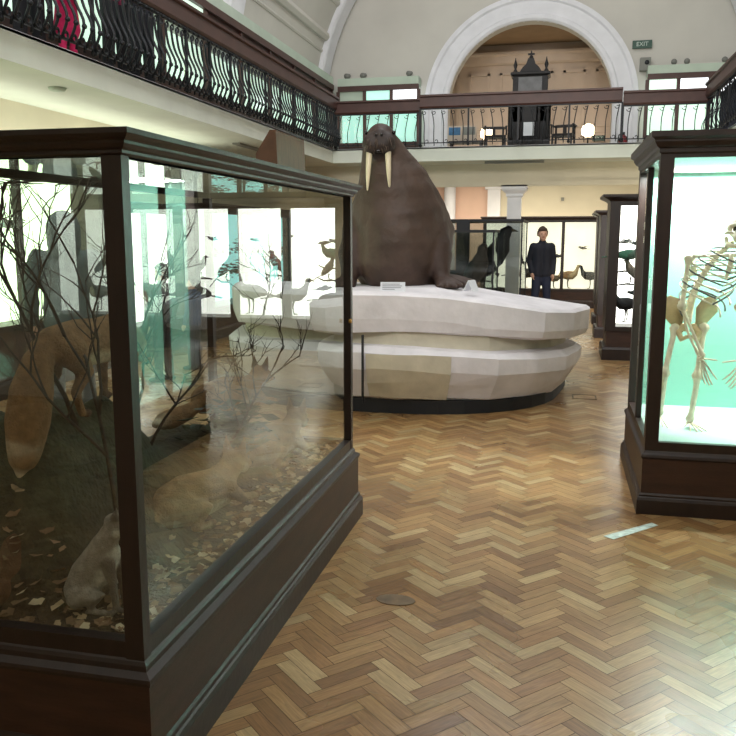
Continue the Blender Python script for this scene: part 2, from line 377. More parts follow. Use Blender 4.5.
# ------------------------------------------------------------------ balustrades
def spiral(cx,cz,r0,turns,start,n=14,sgn=1):
    return [(cx+sgn*r0*(1-.75*i/n)*math.cos(start+2*PI*turns*i/n),cz+r0*(1-.75*i/n)*math.sin(start+2*PI*turns*i/n)) for i in range(n+1)]
def make_railing(name,label,L,loc,rotz,heavy=False,flip=0.5,post_every=5,ztop=.66,center=None,gap=.185):
    root=thing(name,label,'railing',loc,rotz)
    H=ztop
    # bar: s-curve with scrolls, bellied towards the hall (-y)
    def bar(sg):
        mb=MB()
        body=[(sg*(-.05+.05*math.sin(PI*t*1.0)+.10*(t-.5)*-1*(1-t)), .06+.60*t) for t in [i/12 for i in range(13)]]
        pts=[(x,-.02-.09*math.exp(-((z-.22)/.16)**2),z) for x,z in body]
        r=.014 if heavy else .0085
        mb.tube(pts,r,6)
        top=spiral(body[-1][0]+sg*.04,H-.075,.045,.95,PI if sg>0 else PI,sgn=1)
        mb.tube([(x,-.02,z) for x,z in top],r*.8,5)
        bot=spiral(body[0][0]+sg*.045,.085,.05,1.0,PI,sgn=1)
        mb.tube([(x,-.06,z) for x,z in bot],r*.85,5)
        mb.tube([(body[0][0],-.035,.07),(body[0][0],-.02,.0)],r,5)
        if heavy: mb.ball((body[0][0],-.115,.2),.026,8,6); mb.ball((body[0][0],-.04,H-.03),.018,8,6)
        return mb
    bars={}
    n=int(L/gap)
    for i in range(n):
        x=(i+.5)*L/n; sg=1 if x<(L*flip if center is None else center) else -1
        if sg not in bars:
            o=bar(sg).build('baluster',M_iron,root,local=True); bars[sg]=o
        else:
            o=bars[sg].copy(); COL.objects.link(o); o.parent=root
        o.location=(x,0,0)
    m=int(L/(gap*post_every)); pm=None
    for i in range(m+1):
        if pm is None:
            pm=MB().box(-.016,.016,-.035,-.003,0,H).ball((0,-.019,.02),.03,8,6).build('post',M_iron,root,local=True); o=pm
        else:
            o=pm.copy(); COL.objects.link(o); o.parent=root
        o.location=(i*L/m,0,0)
    MB().box(0,L,-.035,-.005,.045,.062).build('bottom_rail',M_iron,root,local=True)
    MB().box(0,L,-.04,0,H-.022,H).build('top_rail',M_iron,root,local=True)
    MB().loft([[(x,y,z) for y,z in ((.06,H),(-.05,H),(-.07,H+.03),(-.055,H+.2),(-.085,H+.215),(-.085,H+.25),(.1,H+.25),(.1,H+.215),(.06,H+.2))] for x in (0,L)],smooth=False).build('handrail_board',M_rail,root,local=True)
    return root
make_railing('balcony_railing','long black scrolled iron railing with brown handrail along the left gallery',14.5,(BX+.06,BY-14.5,ZB),R(90),heavy=True,center=20,gap=.135,ztop=.75)
make_railing('balcony_railing','black scrolled iron railing left of the arch behind the walrus head',1.75,(BX+.06,BY-.06,ZB),0,center=.0)
make_railing('balcony_railing','black scrolled iron railing in front of the arch and carved clock',3.75,(BX+1.82,BY-.22,ZB),0,flip=.62,ztop=.70)
make_railing('balcony_railing','black scrolled iron railing right of the arch before pale lit cases',1.55,(BX+5.6,BY-.06,ZB),0,center=.0)
make_railing('balcony_railing','black iron railing of the right gallery hung with dark navy cloth',9.0,(BXR-.06,BY-.1,ZB),R(-90),center=0,ztop=.74)
cl=MB()
nn=60
cl.loft([[(BXR+.12+.02*math.sin(i*1.3),16.3-(8.5*i/nn),z) for z in (ZB+.02,ZB+.4,ZB+.82)] for i in range(nn+1)],closed=False)
tag(cl.build('hanging_cloth',M_navy),'dark navy cloth hung behind the right gallery railing','cloth')

# ------------------------------------------------------------------ display cases
def panes_frame(root,u0,u1,zg0,zg1,n,fr,F,glass,wood,backing,depth,name_back='backing',post=.07,open_side=True):
    """F(u,d,z) -> world. frame + panes on the front face, backing at depth"""
    mb=MB()
    def bx(ua,ub,da,db,za,zb):
        P=[F(u,d,z) for z in (za,zb) for u,d in ((ua,da),(ub,da),(ub,db),(ua,db))]
        mb.add(P,[(0,3,2,1),(4,5,6,7),(0,1,5,4),(1,2,6,5),(2,3,7,6),(3,0,4,7)])
    w=(u1-u0-post)/n
    for i in range(n+1): bx(u0+i*w,u0+i*w+post,-.005,.06,zg0-.05,zg1+.05)
    bx(u0,u1,-.004,.055,zg0-.06,zg0); bx(u0,u1,-.004,.055,zg1,zg1+.06)
    mb.build('frame',wood,root)
    for i in range(n):
        a,b=u0+i*w+post,u0+(i+1)*w
        MB().quad(F(a,.02,zg0),F(b,.02,zg0),F(b,.02,zg1),F(a,.02,zg1)).build('glass_pane',glass,root)
    MB().quad(F(u0+.01,depth,zg0-.04),F(u1-.01,depth,zg0-.04),F(u1-.01,depth,zg1+.06),F(u0+.01,depth,zg1+.06)).build(name_back,backing,root)
def wall_case(label,cat,x0,x1,y0,y1,zb,zg0,zg1,zt,face,n,backing,glass=None,wood=None,group=None,back_d=None,name='display_case',cornice=.06,post=.07):
    glass=glass or M_glassf; wood=wood or M_wood
    root=thing(name,label,cat,((x0+x1)/2,(y0+y1)/2,zb),0,group)
    if face=='-y': F=lambda u,d,z:(u,y0+d,z); u0,u1,D=x0,x1,y1-y0
    elif face=='+x': F=lambda u,d,z:(x1-d,u,z); u0,u1,D=y0,y1,x1-x0
    else: F=lambda u,d,z:(x0+d,u,z); u0,u1,D=y0,y1,x1-x0
    g=.02
    MB().box(x0+g,x1-g,y0+g,y1-g,zb,zg0-.06).build('base',M_woodp,root)
    if zg0-zb>.25:
        MB().mould([(.03,zb),(.03,zb+.14),(.015,zb+.17),(0,zb+.17)],x0,x1,y0,y1).build('plinth',wood,root)
    MB().mould([(0,zg0-.06),(.025,zg0-.055),(.025,zg0-.03),(0,zg0-.02)],x0+.03,x1-.03,y0+.03,y1-.03).build('sill',wood,root)
    MB().mould([(0,zg1+.05),(.01,zg1+.06),(.02,zt-.07),(cornice,zt-.03),(cornice,zt),(0,zt)],x0,x1,y0,y1).build('cornice',wood,root)
    panes_frame(root,u0,u1,zg0,zg1,n,.06,F,glass,wood,backing,back_d or D-.03,post=post)
    # end panels
    for u in (u0+.0,u1-.03):
        mb=MB()
        P=[F(a,d,z) for z in (zg0-.06,zg1+.06) for a,d in ((u,.06),(u+.03,.06),(u+.03,D),(u,D))]
        mb.add(P,[(0,3,2,1),(4,5,6,7),(0,1,5,4),(1,2,6,5),(2,3,7,6),(3,0,4,7)])
        mb.build('end_panel',wood,root)
    return root
# end wall cases under the balcony
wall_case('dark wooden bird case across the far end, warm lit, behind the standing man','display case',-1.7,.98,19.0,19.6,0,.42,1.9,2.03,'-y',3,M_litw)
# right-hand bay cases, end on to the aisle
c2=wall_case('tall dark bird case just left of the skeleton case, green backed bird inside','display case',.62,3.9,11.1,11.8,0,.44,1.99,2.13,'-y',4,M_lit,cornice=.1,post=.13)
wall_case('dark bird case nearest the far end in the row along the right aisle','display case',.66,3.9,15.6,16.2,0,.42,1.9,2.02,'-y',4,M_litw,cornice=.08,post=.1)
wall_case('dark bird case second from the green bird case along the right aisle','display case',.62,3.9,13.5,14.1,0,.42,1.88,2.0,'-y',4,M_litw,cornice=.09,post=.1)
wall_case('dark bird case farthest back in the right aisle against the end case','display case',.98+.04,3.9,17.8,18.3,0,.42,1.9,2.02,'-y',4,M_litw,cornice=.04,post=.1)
# left wall cases under the gallery
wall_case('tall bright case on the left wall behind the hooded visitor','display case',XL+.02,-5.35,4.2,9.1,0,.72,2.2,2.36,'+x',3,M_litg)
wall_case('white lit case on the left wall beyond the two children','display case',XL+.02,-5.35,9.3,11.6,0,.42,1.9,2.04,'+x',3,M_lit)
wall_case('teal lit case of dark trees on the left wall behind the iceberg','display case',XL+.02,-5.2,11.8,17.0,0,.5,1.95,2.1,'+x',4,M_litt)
# upper gallery cases (transom row on top)
def gallery_case(label,x0,x1,y0,y1,face,n,low,highs):
    root=thing('gallery_case',label,'display case',((x0+x1)/2,(y0+y1)/2,ZB))
    if face=='-y': F=lambda u,d,z:(u,y0+d,z); u0,u1,D=x0,x1,y1-y0
    elif face=='+x': F=lambda u,d,z:(x1-d,u,z); u0,u1,D=y0,y1,x1-x0
    else: F=lambda u,d,z:(x0+d,u,z); u0,u1,D=y0,y1,x1-x0
    mb=MB()
    def bx(mb,ua,ub,da,db,za,zb_):
        P=[F(u,d,z) for z in (za,zb_) for u,d in ((ua,da),(ub,da),(ub,db),(ua,db))]
        mb.add(P,[(0,3,2,1),(4,5,6,7),(0,1,5,4),(1,2,6,5),(2,3,7,6),(3,0,4,7)])
    z1,z2,z3,z4,z5=ZB+.5,ZB+1.3,ZB+1.4,ZB+1.70,ZB+1.82
    w=(u1-u0)/n
    bx(mb,u0,u1,0,.06,z1-.06,z1); bx(mb,u0,u1,0,.06,z2,z3); bx(mb,u0,u1,-.04,.06,z4,z5); 
    for i in range(n+1): 
        c=u0+i*w; bx(mb,c-.04,c+.04,-.01,.06,z1-.05,z4)
    mb.build('frame',M_rail,root)
    b=MB(); bx(b,u0,u1,.0,D,ZB,z1-.06); b.build('base',M_woodp,root)
    b=MB(); bx(b,u0,u1,-.02,D,z5,z5+.18); b.build('top_board',M_green,root)
    for i in range(n):
        a,c=u0+i*w+.04,u0+(i+1)*w-.04
        MB().quad(F(a,.03,z1),F(c,.03,z1),F(c,.03,z2),F(a,.03,z2)).build('glass_pane',M_glassf,root)
        MB().quad(F(a-.03,D-.02,z1),F(c+.03,D-.02,z1),F(c+.03,D-.02,z2),F(a-.03,D-.02,z2)).build('backing',low,root)
        MB().quad(F(a,.03,z3),F(c,.03,z3),F(c,.03,z4),F(a,.03,z4)).build('transom_pane',highs[i%len(highs)],root)
    return root
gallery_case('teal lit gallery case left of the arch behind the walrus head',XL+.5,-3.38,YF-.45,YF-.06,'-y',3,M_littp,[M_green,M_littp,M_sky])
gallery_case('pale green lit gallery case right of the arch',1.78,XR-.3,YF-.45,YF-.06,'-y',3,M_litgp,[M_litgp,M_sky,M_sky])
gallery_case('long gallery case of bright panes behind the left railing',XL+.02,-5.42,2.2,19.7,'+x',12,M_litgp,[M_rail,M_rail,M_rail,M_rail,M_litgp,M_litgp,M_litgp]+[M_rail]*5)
# specimens on the gallery shelves
tag(MB().box(-4.3,-4.0,YF-.3,YF-.2,ZB+.51,ZB+.75).build('specimen_box',M_grey),'small grey specimen box in the teal gallery case','box')

# ------------------------------------------------------------------ fox diorama case (near left)
FX0,FX1,FY0,FY1=-1.98,-1.12,1.99,4.45
fc=thing('diorama_case','large dark wooden glass case of foxes standing nearest','display case',((FX0+FX1)/2,(FY0+FY1)/2,0))
MB().box(FX0-.028,FX1+.028,FY0-.028,FY1+.028,0.02,.36).build('base',M_woodp,fc)
MB().mould([(.05,0),(.05,.10),(.043,.115),(.036,.12),(.036,.135),(.029,.145),(.02,.145)],FX0,FX1,FY0,FY1).build('plinth',M_wood,fc)
MB().mould([(.02,.345),(.034,.352),(.036,.362),(.034,.372),(.014,.385),(.012,.40),(.006,.41),(0,.415)],FX0,FX1,FY0,FY1).build('sill',M_wood,fc)
fr=MB(); ft=MB()
for x0,x1,y0,y1 in ((FX0,FX1,FY0,FY0+.045),(FX0,FX1,FY1-.045,FY1),(FX0,FX0+.045,FY0,FY1),(FX1-.045,FX1,FY0,FY1)):
    fr.box(x0,x1,y0,y1,.41,.465); ft.box(x0,x1,y0,y1,1.825,1.85)
fr.build('bottom_frame',M_wood,fc); ft.build('top_frame',M_wood,fc)
for x,y in ((FX0,FY0),(FX1-.06,FY0),(FX0,FY1-.06),(FX1-.06,FY1-.06)):
    w_=.052 if y==FY0 else .035; yy=y if y==FY0 else FY1-.035; xx=x if x==FX0 else FX1-w_; MB().mould([(.003,.40),(.003,1.84)],xx,xx+w_,yy,yy+.035).build('post',M_wood,fc)
# cornice as an open ring so the glass lid lets light in
def ring_mould(prof,x0,x1,y0,y1,inner,z0,z1):
    mb=MB(); rings=[]
    pr=list(prof)+[(-inner,z1),(-inner,z0)]
    rings=[[(x0-d,y0-d,z),(x1+d,y0-d,z),(x1+d,y1+d,z),(x0-d,y1+d,z)] for d,z in pr]+[[(x0-prof[0][0],y0-prof[0][0],prof[0][1]),(x1+prof[0][0],y0-prof[0][0],prof[0][1]),(x1+prof[0][0],y1+prof[0][0],prof[0][1]),(x0-prof[0][0],y1+prof[0][0],prof[0][1])]]
    return mb.loft(rings,caps=False,smooth=False)
ring_mould([(.002,1.825),(.012,1.83),(.012,1.838),(.02,1.843),(.028,1.853),(.03,1.86),(.042,1.868),(.05,1.876),(.05,1.89)],FX0,FX1,FY0,FY1,.045,1.825,1.89).build('cornice',M_wood,fc)
g=.02
MB().quad((FX0+.05,FY0+g,.46),(FX1-.05,FY0+g,.46),(FX1-.05,FY0+g,1.83),(FX0+.05,FY0+g,1.83)).build('glass_pane',M_glass,fc)
MB().quad((FX0+.05,FY1-g,.46),(FX1-.05,FY1-g,.46),(FX1-.05,FY1-g,1.83),(FX0+.05,FY1-g,1.83)).build('glass_pane',M_glass,fc)
MB().quad((FX1-g,FY0+.05,.46),(FX1-g,FY1-.05,.46),(FX1-g,FY1-.05,1.83),(FX1-g,FY0+.05,1.83)).build('glass_pane',M_glass,fc)
MB().quad((FX0+g,FY0+.05,.46),(FX0+g,FY1-.05,.46),(FX0+g,FY1-.05,1.83),(FX0+g,FY0+.05,1.83)).build('glass_pane',M_glass,fc)
MB().quad((FX0+.04,FY0+.04,1.84),(FX1-.04,FY0+.04,1.84),(FX1-.04,FY1-.04,1.84),(FX0+.04,FY1-.04,1.84)).build('glass_lid',glass_mat('dimming_lid_glass',tint=(.34,.36,.34,1)),fc)  # lid tint darkened only to dim the case interior
lk=MB().tube([(FX1+.0,4.385,1.15),(FX1+.014,4.385,1.15)],.012,10).build('lock',M_brass,fc); lk['label']='small brass lock'
# wedge of wood on top
tag(MB().prism([(-1.10,1.892),(-1.105,2.03),(-1.13,2.03),(-1.19,1.94),(-1.19,1.892)],3.17,3.54).build('wedge_block',M_block),'brown oak wedge shaped block on top of the fox case','block')

# ground inside
def sstep(a,b,x):
    t=max(0,min(1,(x-a)/(b-a))); return t*t*(3-2*t)
def gh(x,y):
    t=1-sstep(-1.68,-1.34,x)
    gy=sstep(2.06,2.34,y)*(1-.62*sstep(2.75,3.35,y))*(1-.5*sstep(3.7,4.3,y))
    n_=noise.noise(Vector((x*4,y*4,1)))*.05+noise.noise(Vector((x*14,y*14,5)))*.018
    return .44+.54*t*gy+n_*(.35+t*gy)
def ground():
    nx,ny=44,110; mb=MB(); vs=[];fs=[];cs=[]
    for i in range(nx+1):
        for j in range(ny+1):
            x=FX0+.048+(FX1-FX0-.096)*i/nx; y=FY0+.048+(FY1-FY0-.096)*j/ny; z=max(gh(x,y),.425); vs.append((x,y,z))
            m=noise.noise(Vector((x*5,y*5,9))); h=(z-.44)/.5
            mossy=max(0,min(1,h*1.6+m*.6-.15))
            a=rgb(54,44,33); b=rgb(56,62,46)
            cs.append(tuple(a[k]*(1-mossy)+b[k]*mossy for k in range(3))+(1,))
    for i in range(nx):
        for j in range(ny):
            o=i*(ny+1)+j; fs.append((o,o+ny+1,o+ny+2,o+1))
    mb.add(vs,fs,True); mb.c=cs
    return mb
tag(ground().build('mossy_bank',M_moss),'brown earth floor and green mossy bank inside the fox case','diorama ground',kind='stuff')
lv=MB(); rl=random.Random(5)
for i in range(420):
    x=-1.16-abs(rl.gauss(0,.12)); y=rl.uniform(2.05,4.38)
    if rl.random()<.25: x=rl.uniform(-1.9,-1.16); y=rl.uniform(2.05,2.25)
    if x<FX0+.07: continue
    z=max(gh(x,y),.43)+.012; s=rl.uniform(.014,.032); a=rl.random()*6.28
    M=Matrix.Translation((x,y,z))@Matrix.Rotation(a,4,'Z')@Matrix.Rotation(rl.uniform(-.5,.5),4,'X')@Matrix.Rotation(rl.uniform(-.4,.4),4,'Y')
    P=[(-1,0,0),(-.3,-.55,.12),(.2,-.5,.0),(.45,-.75,.1),(1,0,.2),(.5,.7,.05),(.2,.45,.0),(-.3,.6,.15)]
    c=rl.choice([rgb(176,152,120),rgb(130,104,78),rgb(190,174,146),rgb(112,86,62)])
    lv.add([M@Vector((p[0]*s,p[1]*s,p[2]*s)) for p in P]+[M@Vector((0,0,0))],[(8,i_,(i_+1)%8) for i_ in range(8)],False,c)
tag(lv.build('fallen_leaves',M_leafdry),'pale dry fallen leaves scattered on the floor of the fox case','leaves',kind='stuff')

# branches
def branchy(seed,base,dirn,length,depth,r,spread=.5,up=.12,mb=None,rg=None,bounds=True):
    rg=rg or random.Random(seed); mb=mb or MB()
    p=Vector(base); d=Vector(dirn).normalized(); pts=[tuple(p)]; n=6
    for i in range(n):
        d=(d+Vector((rg.gauss(0,.13),rg.gauss(0,.13),rg.gauss(0,.10)+up*.2))).normalized()
        p=p+d*length/n
        if bounds:
            p.x=min(max(p.x,FX0+.05),FX1-.05); p.y=min(max(p.y,FY0+.05),FY1-.05); p.z=min(p.z,1.78)
        pts.append(tuple(p))
        if depth>0 and i>=1 and rg.random()<.78:
            nd=(d+Vector((rg.uniform(-1,1),rg.uniform(-1,1),rg.uniform(-.3,.8)))*spread*1.5).normalized()
            branchy(0,p,nd,length*rg.uniform(.45,.7),depth-1,r*.58,spread,up,mb,rg,bounds)
    mb.tube(pts,[r*(1-.65*i/n) for i in range(n+1)],5)
    return mb
tag(branchy(11,(-1.62,2.5,.95),(-.1,-.25,1),.75,3,.010).build('bare_shrub',M_twig),'bare twiggy shrub rising over the standing fox','shrub')
tag(branchy(4,(-1.36,2.35,.48),(-.25,.0,1),.85,3,.011).build('bare_shrub',M_twig),'bare thin branch growing from the floor by the near corner post','shrub')
tag(branchy(23,(-1.5,3.45,.6),(.25,.5,.8),.5,3,.008,.7).build('bare_shrub',M_twig),'low arching bare twigs midway along the fox case','shrub')
tag(branchy(57,(-1.75,3.1,.8),(.1,.1,1),.55,3,.008,.8).build('bare_shrub',M_twig),'bare twigs at the back glass behind the crouching foxes','shrub')
tag(branchy(31,(-1.6,2.95,.75),(.2,.2,.7),.45,3,.008,.8).build('bare_shrub',M_twig),'tangled bare twigs on the mossy bank behind the corner post','shrub')
def leafy(seed,base,r,n,ls,flat=.6,stem=True):
    rg=random.Random(seed); mb=MB()
    for i in range(n):
        q=Vector((rg.gauss(0,r*.5),rg.gauss(0,r*.5),abs(rg.gauss(0,r*flat)))); p=Vector(base)+q
        M=Matrix.Translation(p)@Matrix.Rotation(rg.random()*6.28,4,'Z')@Matrix.Rotation(rg.uniform(-1,1),4,'X')
        s=ls*rg.uniform(.6,1.2)
        mb.add([M@Vector((-s,0,0)),M@Vector((0,-s*.35,0)),M@Vector((s,0,.2*s)),M@Vector((0,s*.35,0))],[(0,1,2,3)])
    return mb
iv=thing('leafy_shrub','low dark green leafy plant on the bank in the fox case','plant',(-1.52,3.62,.6))
leafy(3,(-1.5,3.62,.62),.16,260,.055).build('foliage',M_leaf,iv)
branchy(8,(-1.52,3.62,.55),(.1,.1,1),.22,2,.006).build('stem',M_twig,iv)

# foxes ------------------------------------------------------
def fox(label,loc,rotz,s,pose,cols,voxel=None):
    back,belly,leg,tip=cols
    root=thing('fox',label,'fox',loc,rotz); root.scale=(s,s,s)
    C=[]
    if pose=='stand':
        C+= [([(-.24,0,.30),(-.1,0,.31),(.06,0,.30),(.2,0,.30)],[.085,.085,.085,.09],back)]
        C+= [([(-.1,0,.25),(.15,0,.25)],[.06,.07],belly)]
        C+= [([(.2,0,.32),(.3,0,.31),(.36,0,.27)],[.075,.06,.055],back)]
        hd=Vector((.40,0,.24)); hdir=Vector((.75,0,-.62))
        legs=[([(.2,.05,.26),(.2,.055,.14),(.21,.055,.02)],[.042,.024,.018],back),([(.2,-.05,.26),(.18,-.055,.14),(.19,-.055,.02)],[.042,.024,.018],back),
              ([(-.22,.055,.28),(-.17,.06,.18),(-.27,.06,.11),(-.24,.06,.02)],[.07,.038,.022,.018],back),([(-.22,-.055,.28),(-.13,-.06,.18),(-.21,-.06,.11),(-.17,-.06,.02)],[.07,.038,.022,.018],back)]
        feet=[(.23,.055,.015),(.21,-.055,.015),(-.21,.06,.015),(-.14,-.06,.015)]
        tail=[([(-.28,0,.32),(-.335,.01,.26),(-.375,.02,.15),(-.40,.03,.03),(-.42,.04,-.10)],[.04,.06,.082,.085,.062],back),([(-.42,.04,-.06),(-.43,.05,-.18)],[.066,.02],tip)]
    elif pose=='crouch':
        C+= [([(-.24,0,.13),(-.08,0,.15),(.08,0,.13),(.2,0,.12)],[.095,.09,.085,.08],back),([(-.1,0,.08),(.2,0,.07)],[.07,.065],belly)]
        C+= [([(.2,0,.13),(.28,0,.17)],[.07,.058],back)]
        hd=Vector((.34,0,.19)); hdir=Vector((.97,0,-.2))
        legs=[([(.17,.07,.1),(.24,.085,.04),(.34,.085,.02)],[.04,.026,.02],back),([(.17,-.07,.1),(.25,-.085,.04),(.36,-.085,.02)],[.04,.026,.02],back),
              ([(-.2,.07,.12),(-.1,.1,.1),(-.18,.1,.03),(-.08,.1,.02)],[.075,.045,.024,.02],back),([(-.2,-.07,.12),(-.1,-.1,.1),(-.18,-.1,.03),(-.08,-.1,.02)],[.075,.045,.024,.02],back)]
        feet=[(.37,.085,.015),(.39,-.085,.015),(-.05,.1,.015),(-.05,-.1,.015)]
        tail=[([(-.3,0,.12),(-.4,.03,.08),(-.5,.06,.06),(-.58,.06,.06)],[.03,.05,.06,.05],back),([(-.58,.06,.06),(-.66,.05,.06)],[.045,.02],tip)]
    else: # sit
        C+= [([(-.1,0,.1),(-.06,0,.2),(.02,0,.32),(.06,0,.4)],[.11,.105,.09,.075],back),([(.0,0,.2),(.09,0,.34)],[.08,.06],belly)]
        C+= [([(.06,0,.4),(.1,0,.47)],[.07,.06],back)]
        hd=Vector((.14,0,.51)); hdir=Vector((.93,0,-.35))
        legs=[([(.09,.05,.3),(.12,.055,.15),(.13,.055,.02)],[.04,.025,.02],leg),([(.09,-.05,.3),(.12,-.055,.15),(.13,-.055,.02)],[.04,.025,.02],leg),
              ([(-.08,.08,.1),(.05,.1,.1),(-.02,.1,.02),(.08,.1,.02)],[.08,.05,.024,.02],back),([(-.08,-.08,.1),(.05,-.1,.1),(-.02,-.1,.02),(.08,-.1,.02)],[.08,.05,.024,.02],back)]
        feet=[(.16,.055,.015),(.16,-.055,.015),(.11,.1,.015),(.11,-.1,.015)]
        tail=[([(-.16,0,.06),(-.26,.05,.05),(-.3,.16,.05)],[.04,.055,.05],back),([(-.3,.16,.05),(-.26,.24,.05)],[.045,.02],tip)]
    hdir.normalize(); up=Vector((0,1,0)).cross(hdir)*-1
    if up.z<0: up=-up
    C+=legs+tail
    for f in feet: C.append(([f,(f[0]+.02,f[1],f[2])],[.02,.016],leg))
    C+= [([tuple(hd-hdir*.03),tuple(hd+hdir*.03)],[.058,.052],back),([tuple(hd+hdir*.05-up*.012),tuple(hd+hdir*.14-up*.02)],[.036,.017],back),
         ([tuple(hd+hdir*.04-up*.035),tuple(hd+hdir*.12-up*.033)],[.026,.013],belly)]
    for sg in (-1,1):
        e=hd-hdir*.02+up*.045+Vector((0,sg*.038,0))
        C.append(([tuple(e),tuple(e+up*.075+Vector((0,sg*.015,0)))],[.026,.006],leg))
        C.append(([tuple(hd+hdir*.02-up*.03+Vector((0,sg*.035,0)))],[.028],belly))
    remeshed('body',chains_mb(C),M_fur,voxel or .010,root,3,C)
    nb=MB().ball(tuple(hd+hdir*.16-up*.018),.011,8,6).build('nose',M_dark,root,local=True)
    for sg in (-1,1):
        MB().ball(tuple(hd+hdir*.055+up*.018+Vector((0,sg*.036,0))),.008,8,6).build('eye',M_dark,root,local=True)
    return root
RED=(rgb(140,106,72),rgb(190,172,144),rgb(70,48,36),rgb(214,200,176))
TAN=(rgb(146,120,90),rgb(176,160,136),rgb(120,92,66),rgb(210,196,170))
BRN=(rgb(88,60,42),rgb(120,96,72),rgb(56,40,32),rgb(170,140,110))
GRY=(rgb(150,142,134),rgb(214,210,202),rgb(110,100,92),rgb(214,210,202))
fox('reddish fox standing on the mossy bank with pale bushy tail hanging',(-1.65,2.64,.99),R(91),.86,'stand',RED)
fox('tan fox crouching nearest the long glass front with head up',(-1.42,3.02,.45),R(82),.92,'crouch',TAN)
fox('tan fox crouching behind another, below the dark leafy plant',(-1.40,3.88,.46),R(84),.92,'crouch',TAN)
fox('light brown fox lying highest on the bank at the far end',(-1.66,3.98,.69),R(78),.86,'crouch',RED)
fox('dark brown fox sitting at the lower left against the front glass',(-1.69,2.30,.46),R(100),.80,'sit',BRN)
fox('small greyish fox cub with white chest by the corner post',(-1.385,2.20,.45),R(5),.55,'sit',GRY,.012)

# ------------------------------------------------------------------ skeleton case (right)
SX0,SX1,SY0,SY1=.53,2.25,4.90,6.16
sc=thing('skeleton_case','dark wooden glass case with white skeleton and teal back','display case',((SX0+SX1)/2,(SY0+SY1)/2,0))
MB().box(SX0-.012,SX1+.012,SY0-.012,SY1+.012,.02,.34).build('base',M_woodp,sc)
MB().mould([(.034,0),(.034,.085),(.028,.10),(.022,.105),(.022,.115),(.014,.125),(.0,.125)],SX0,SX1,SY0,SY1).build('plinth',M_wood,sc)
MB().mould([(.0,.325),(.014,.33),(.022,.342),(.018,.356),(.006,.366),(0,.378)],SX0,SX1,SY0,SY1).build('sill',M_wood,sc)
fr=MB(); ft=MB()
for x0,x1,y0,y1 in ((SX0,SX1,SY0,SY0+.04),(SX0,SX1,SY1-.04,SY1),(SX0,SX0+.04,SY0,SY1),(SX1-.04,SX1,SY0,SY1)):
    fr.box(x0,x1,y0,y1,.375,.43); ft.box(x0,x1,y0,y1,2.04,2.10)
MB().box(SX0,SX0+.035,5.56,5.61,.4,2.06).build('mullion',M_wood,sc)
fr.build('bottom_frame',M_wood,sc); ft.build('top_frame',M_wood,sc)
for x,y in ((SX0,SY0),(SX1-.07,SY0),(SX0,SY1-.07),(SX1-.07,SY1-.07)):
    MB().box(x-.002,x+.072,y-.002,y+.072,.38,2.06).build('post',M_wood,sc)
MB().mould([(0,2.06),(.01,2.07),(.01,2.09),(.025,2.10),(.04,2.125),(.04,2.135),(.06,2.15),(.06,2.18),(0,2.18)],SX0,SX1,SY0,SY1).build('cornice',M_wood,sc)
MB().quad((SX0+.07,SY0+.02,.42),(SX1-.07,SY0+.02,.42),(SX1-.07,SY0+.02,2.05),(SX0+.07,SY0+.02,2.05)).build('glass_pane',M_glassf,sc)
MB().quad((SX0+.02,SY0+.07,.42),(SX0+.02,5.56,.42),(SX0+.02,5.56,2.05),(SX0+.02,SY0+.07,2.05)).build('glass_pane',M_glassf,sc)
MB().quad((SX0+.02,5.61,.42),(SX0+.02,SY1-.07,.42),(SX0+.02,SY1-.07,2.05),(SX0+.02,5.61,2.05)).build('glass_pane',M_glassf,sc)
MB().box(SX0+.04,SX1-.04,SY1-.06,SY1-.045,.40,2.06).build('backing',M_teal,sc)
MB().box(SX0+.04,SX1-.04,SY0+.04,SY1-.04,.36,.415).build('case_floor',M_caseflr,sc)
MB().box(SX1-.06,SX1-.045,SY0+.07,SY1-.07,.40,2.06).build('side_backing',M_teal,sc)
MB().box(SX0+.1,SX1-.1,5.85,5.9,2.03,2.055).build('lamp_strip',M_tube,sc)
# skeleton: pose from bone ends
sk=thing('ape_skeleton','cream jointed ape skeleton standing bent in the teal case','skeleton',(.88,5.45,.415))
def bone(name,a,b,r=.013,k=1.9,m=None,mid=None,n=8):
    a,b=Vector(a),Vector(b); L=(b-a).length; pts=[];rad=[]
    for i in range(13):
        t=i/12; p=a.lerp(b,t)
        if mid: p=p+Vector(mid)*math.sin(PI*t)
        pts.append(tuple(p)); e=max(0,1-min(t,1-t)/.14); rad.append(r*(1.05+(k*1.15-1.05)*e*e*(3-2*e)))
    return MB().tube(pts,rad,n,dome=True).build(name,m or M_bone,sk)
Y0=5.42
pel=Vector((.815,Y0,1.16)); chest=Vector((.93,Y0,1.46)); neck=Vector((1.0,Y0-.02,1.56))
# spine
sp=MB(); spd=MB()
S=[Vector((.80,Y0+.02,1.10)),Vector((.815,Y0+.05,1.20)),Vector((.85,Y0+.09,1.30)),Vector((.90,Y0+.1,1.40)),Vector((.96,Y0+.06,1.50)),Vector((1.02,Y0+.0,1.57))]
def spine_at(t):
    q=t*(len(S)-1); i=min(int(q),len(S)-2); return S[i].lerp(S[i+1],q-i)
for i in range(24):
    t=i/23; p=spine_at(t); d=(spine_at(min(1,t+.02))-spine_at(max(0,t-.02))).normalized(); r=.026-.010*t
    sp.tube([tuple(p-d*.009),tuple(p+d*.007)],[r,r*.95],10,dome=True)
    sp.tube([tuple(p),tuple(p+Vector((-.02,.05,.0)))],[.007,.004],6)
    spd.tube([tuple(p+d*.008),tuple(p+d*.013)],[r*.9,r*.9],10)
spo=sp.build('spine',M_bone,sk); spd.build('spine_discs',M_bonedark,spo)
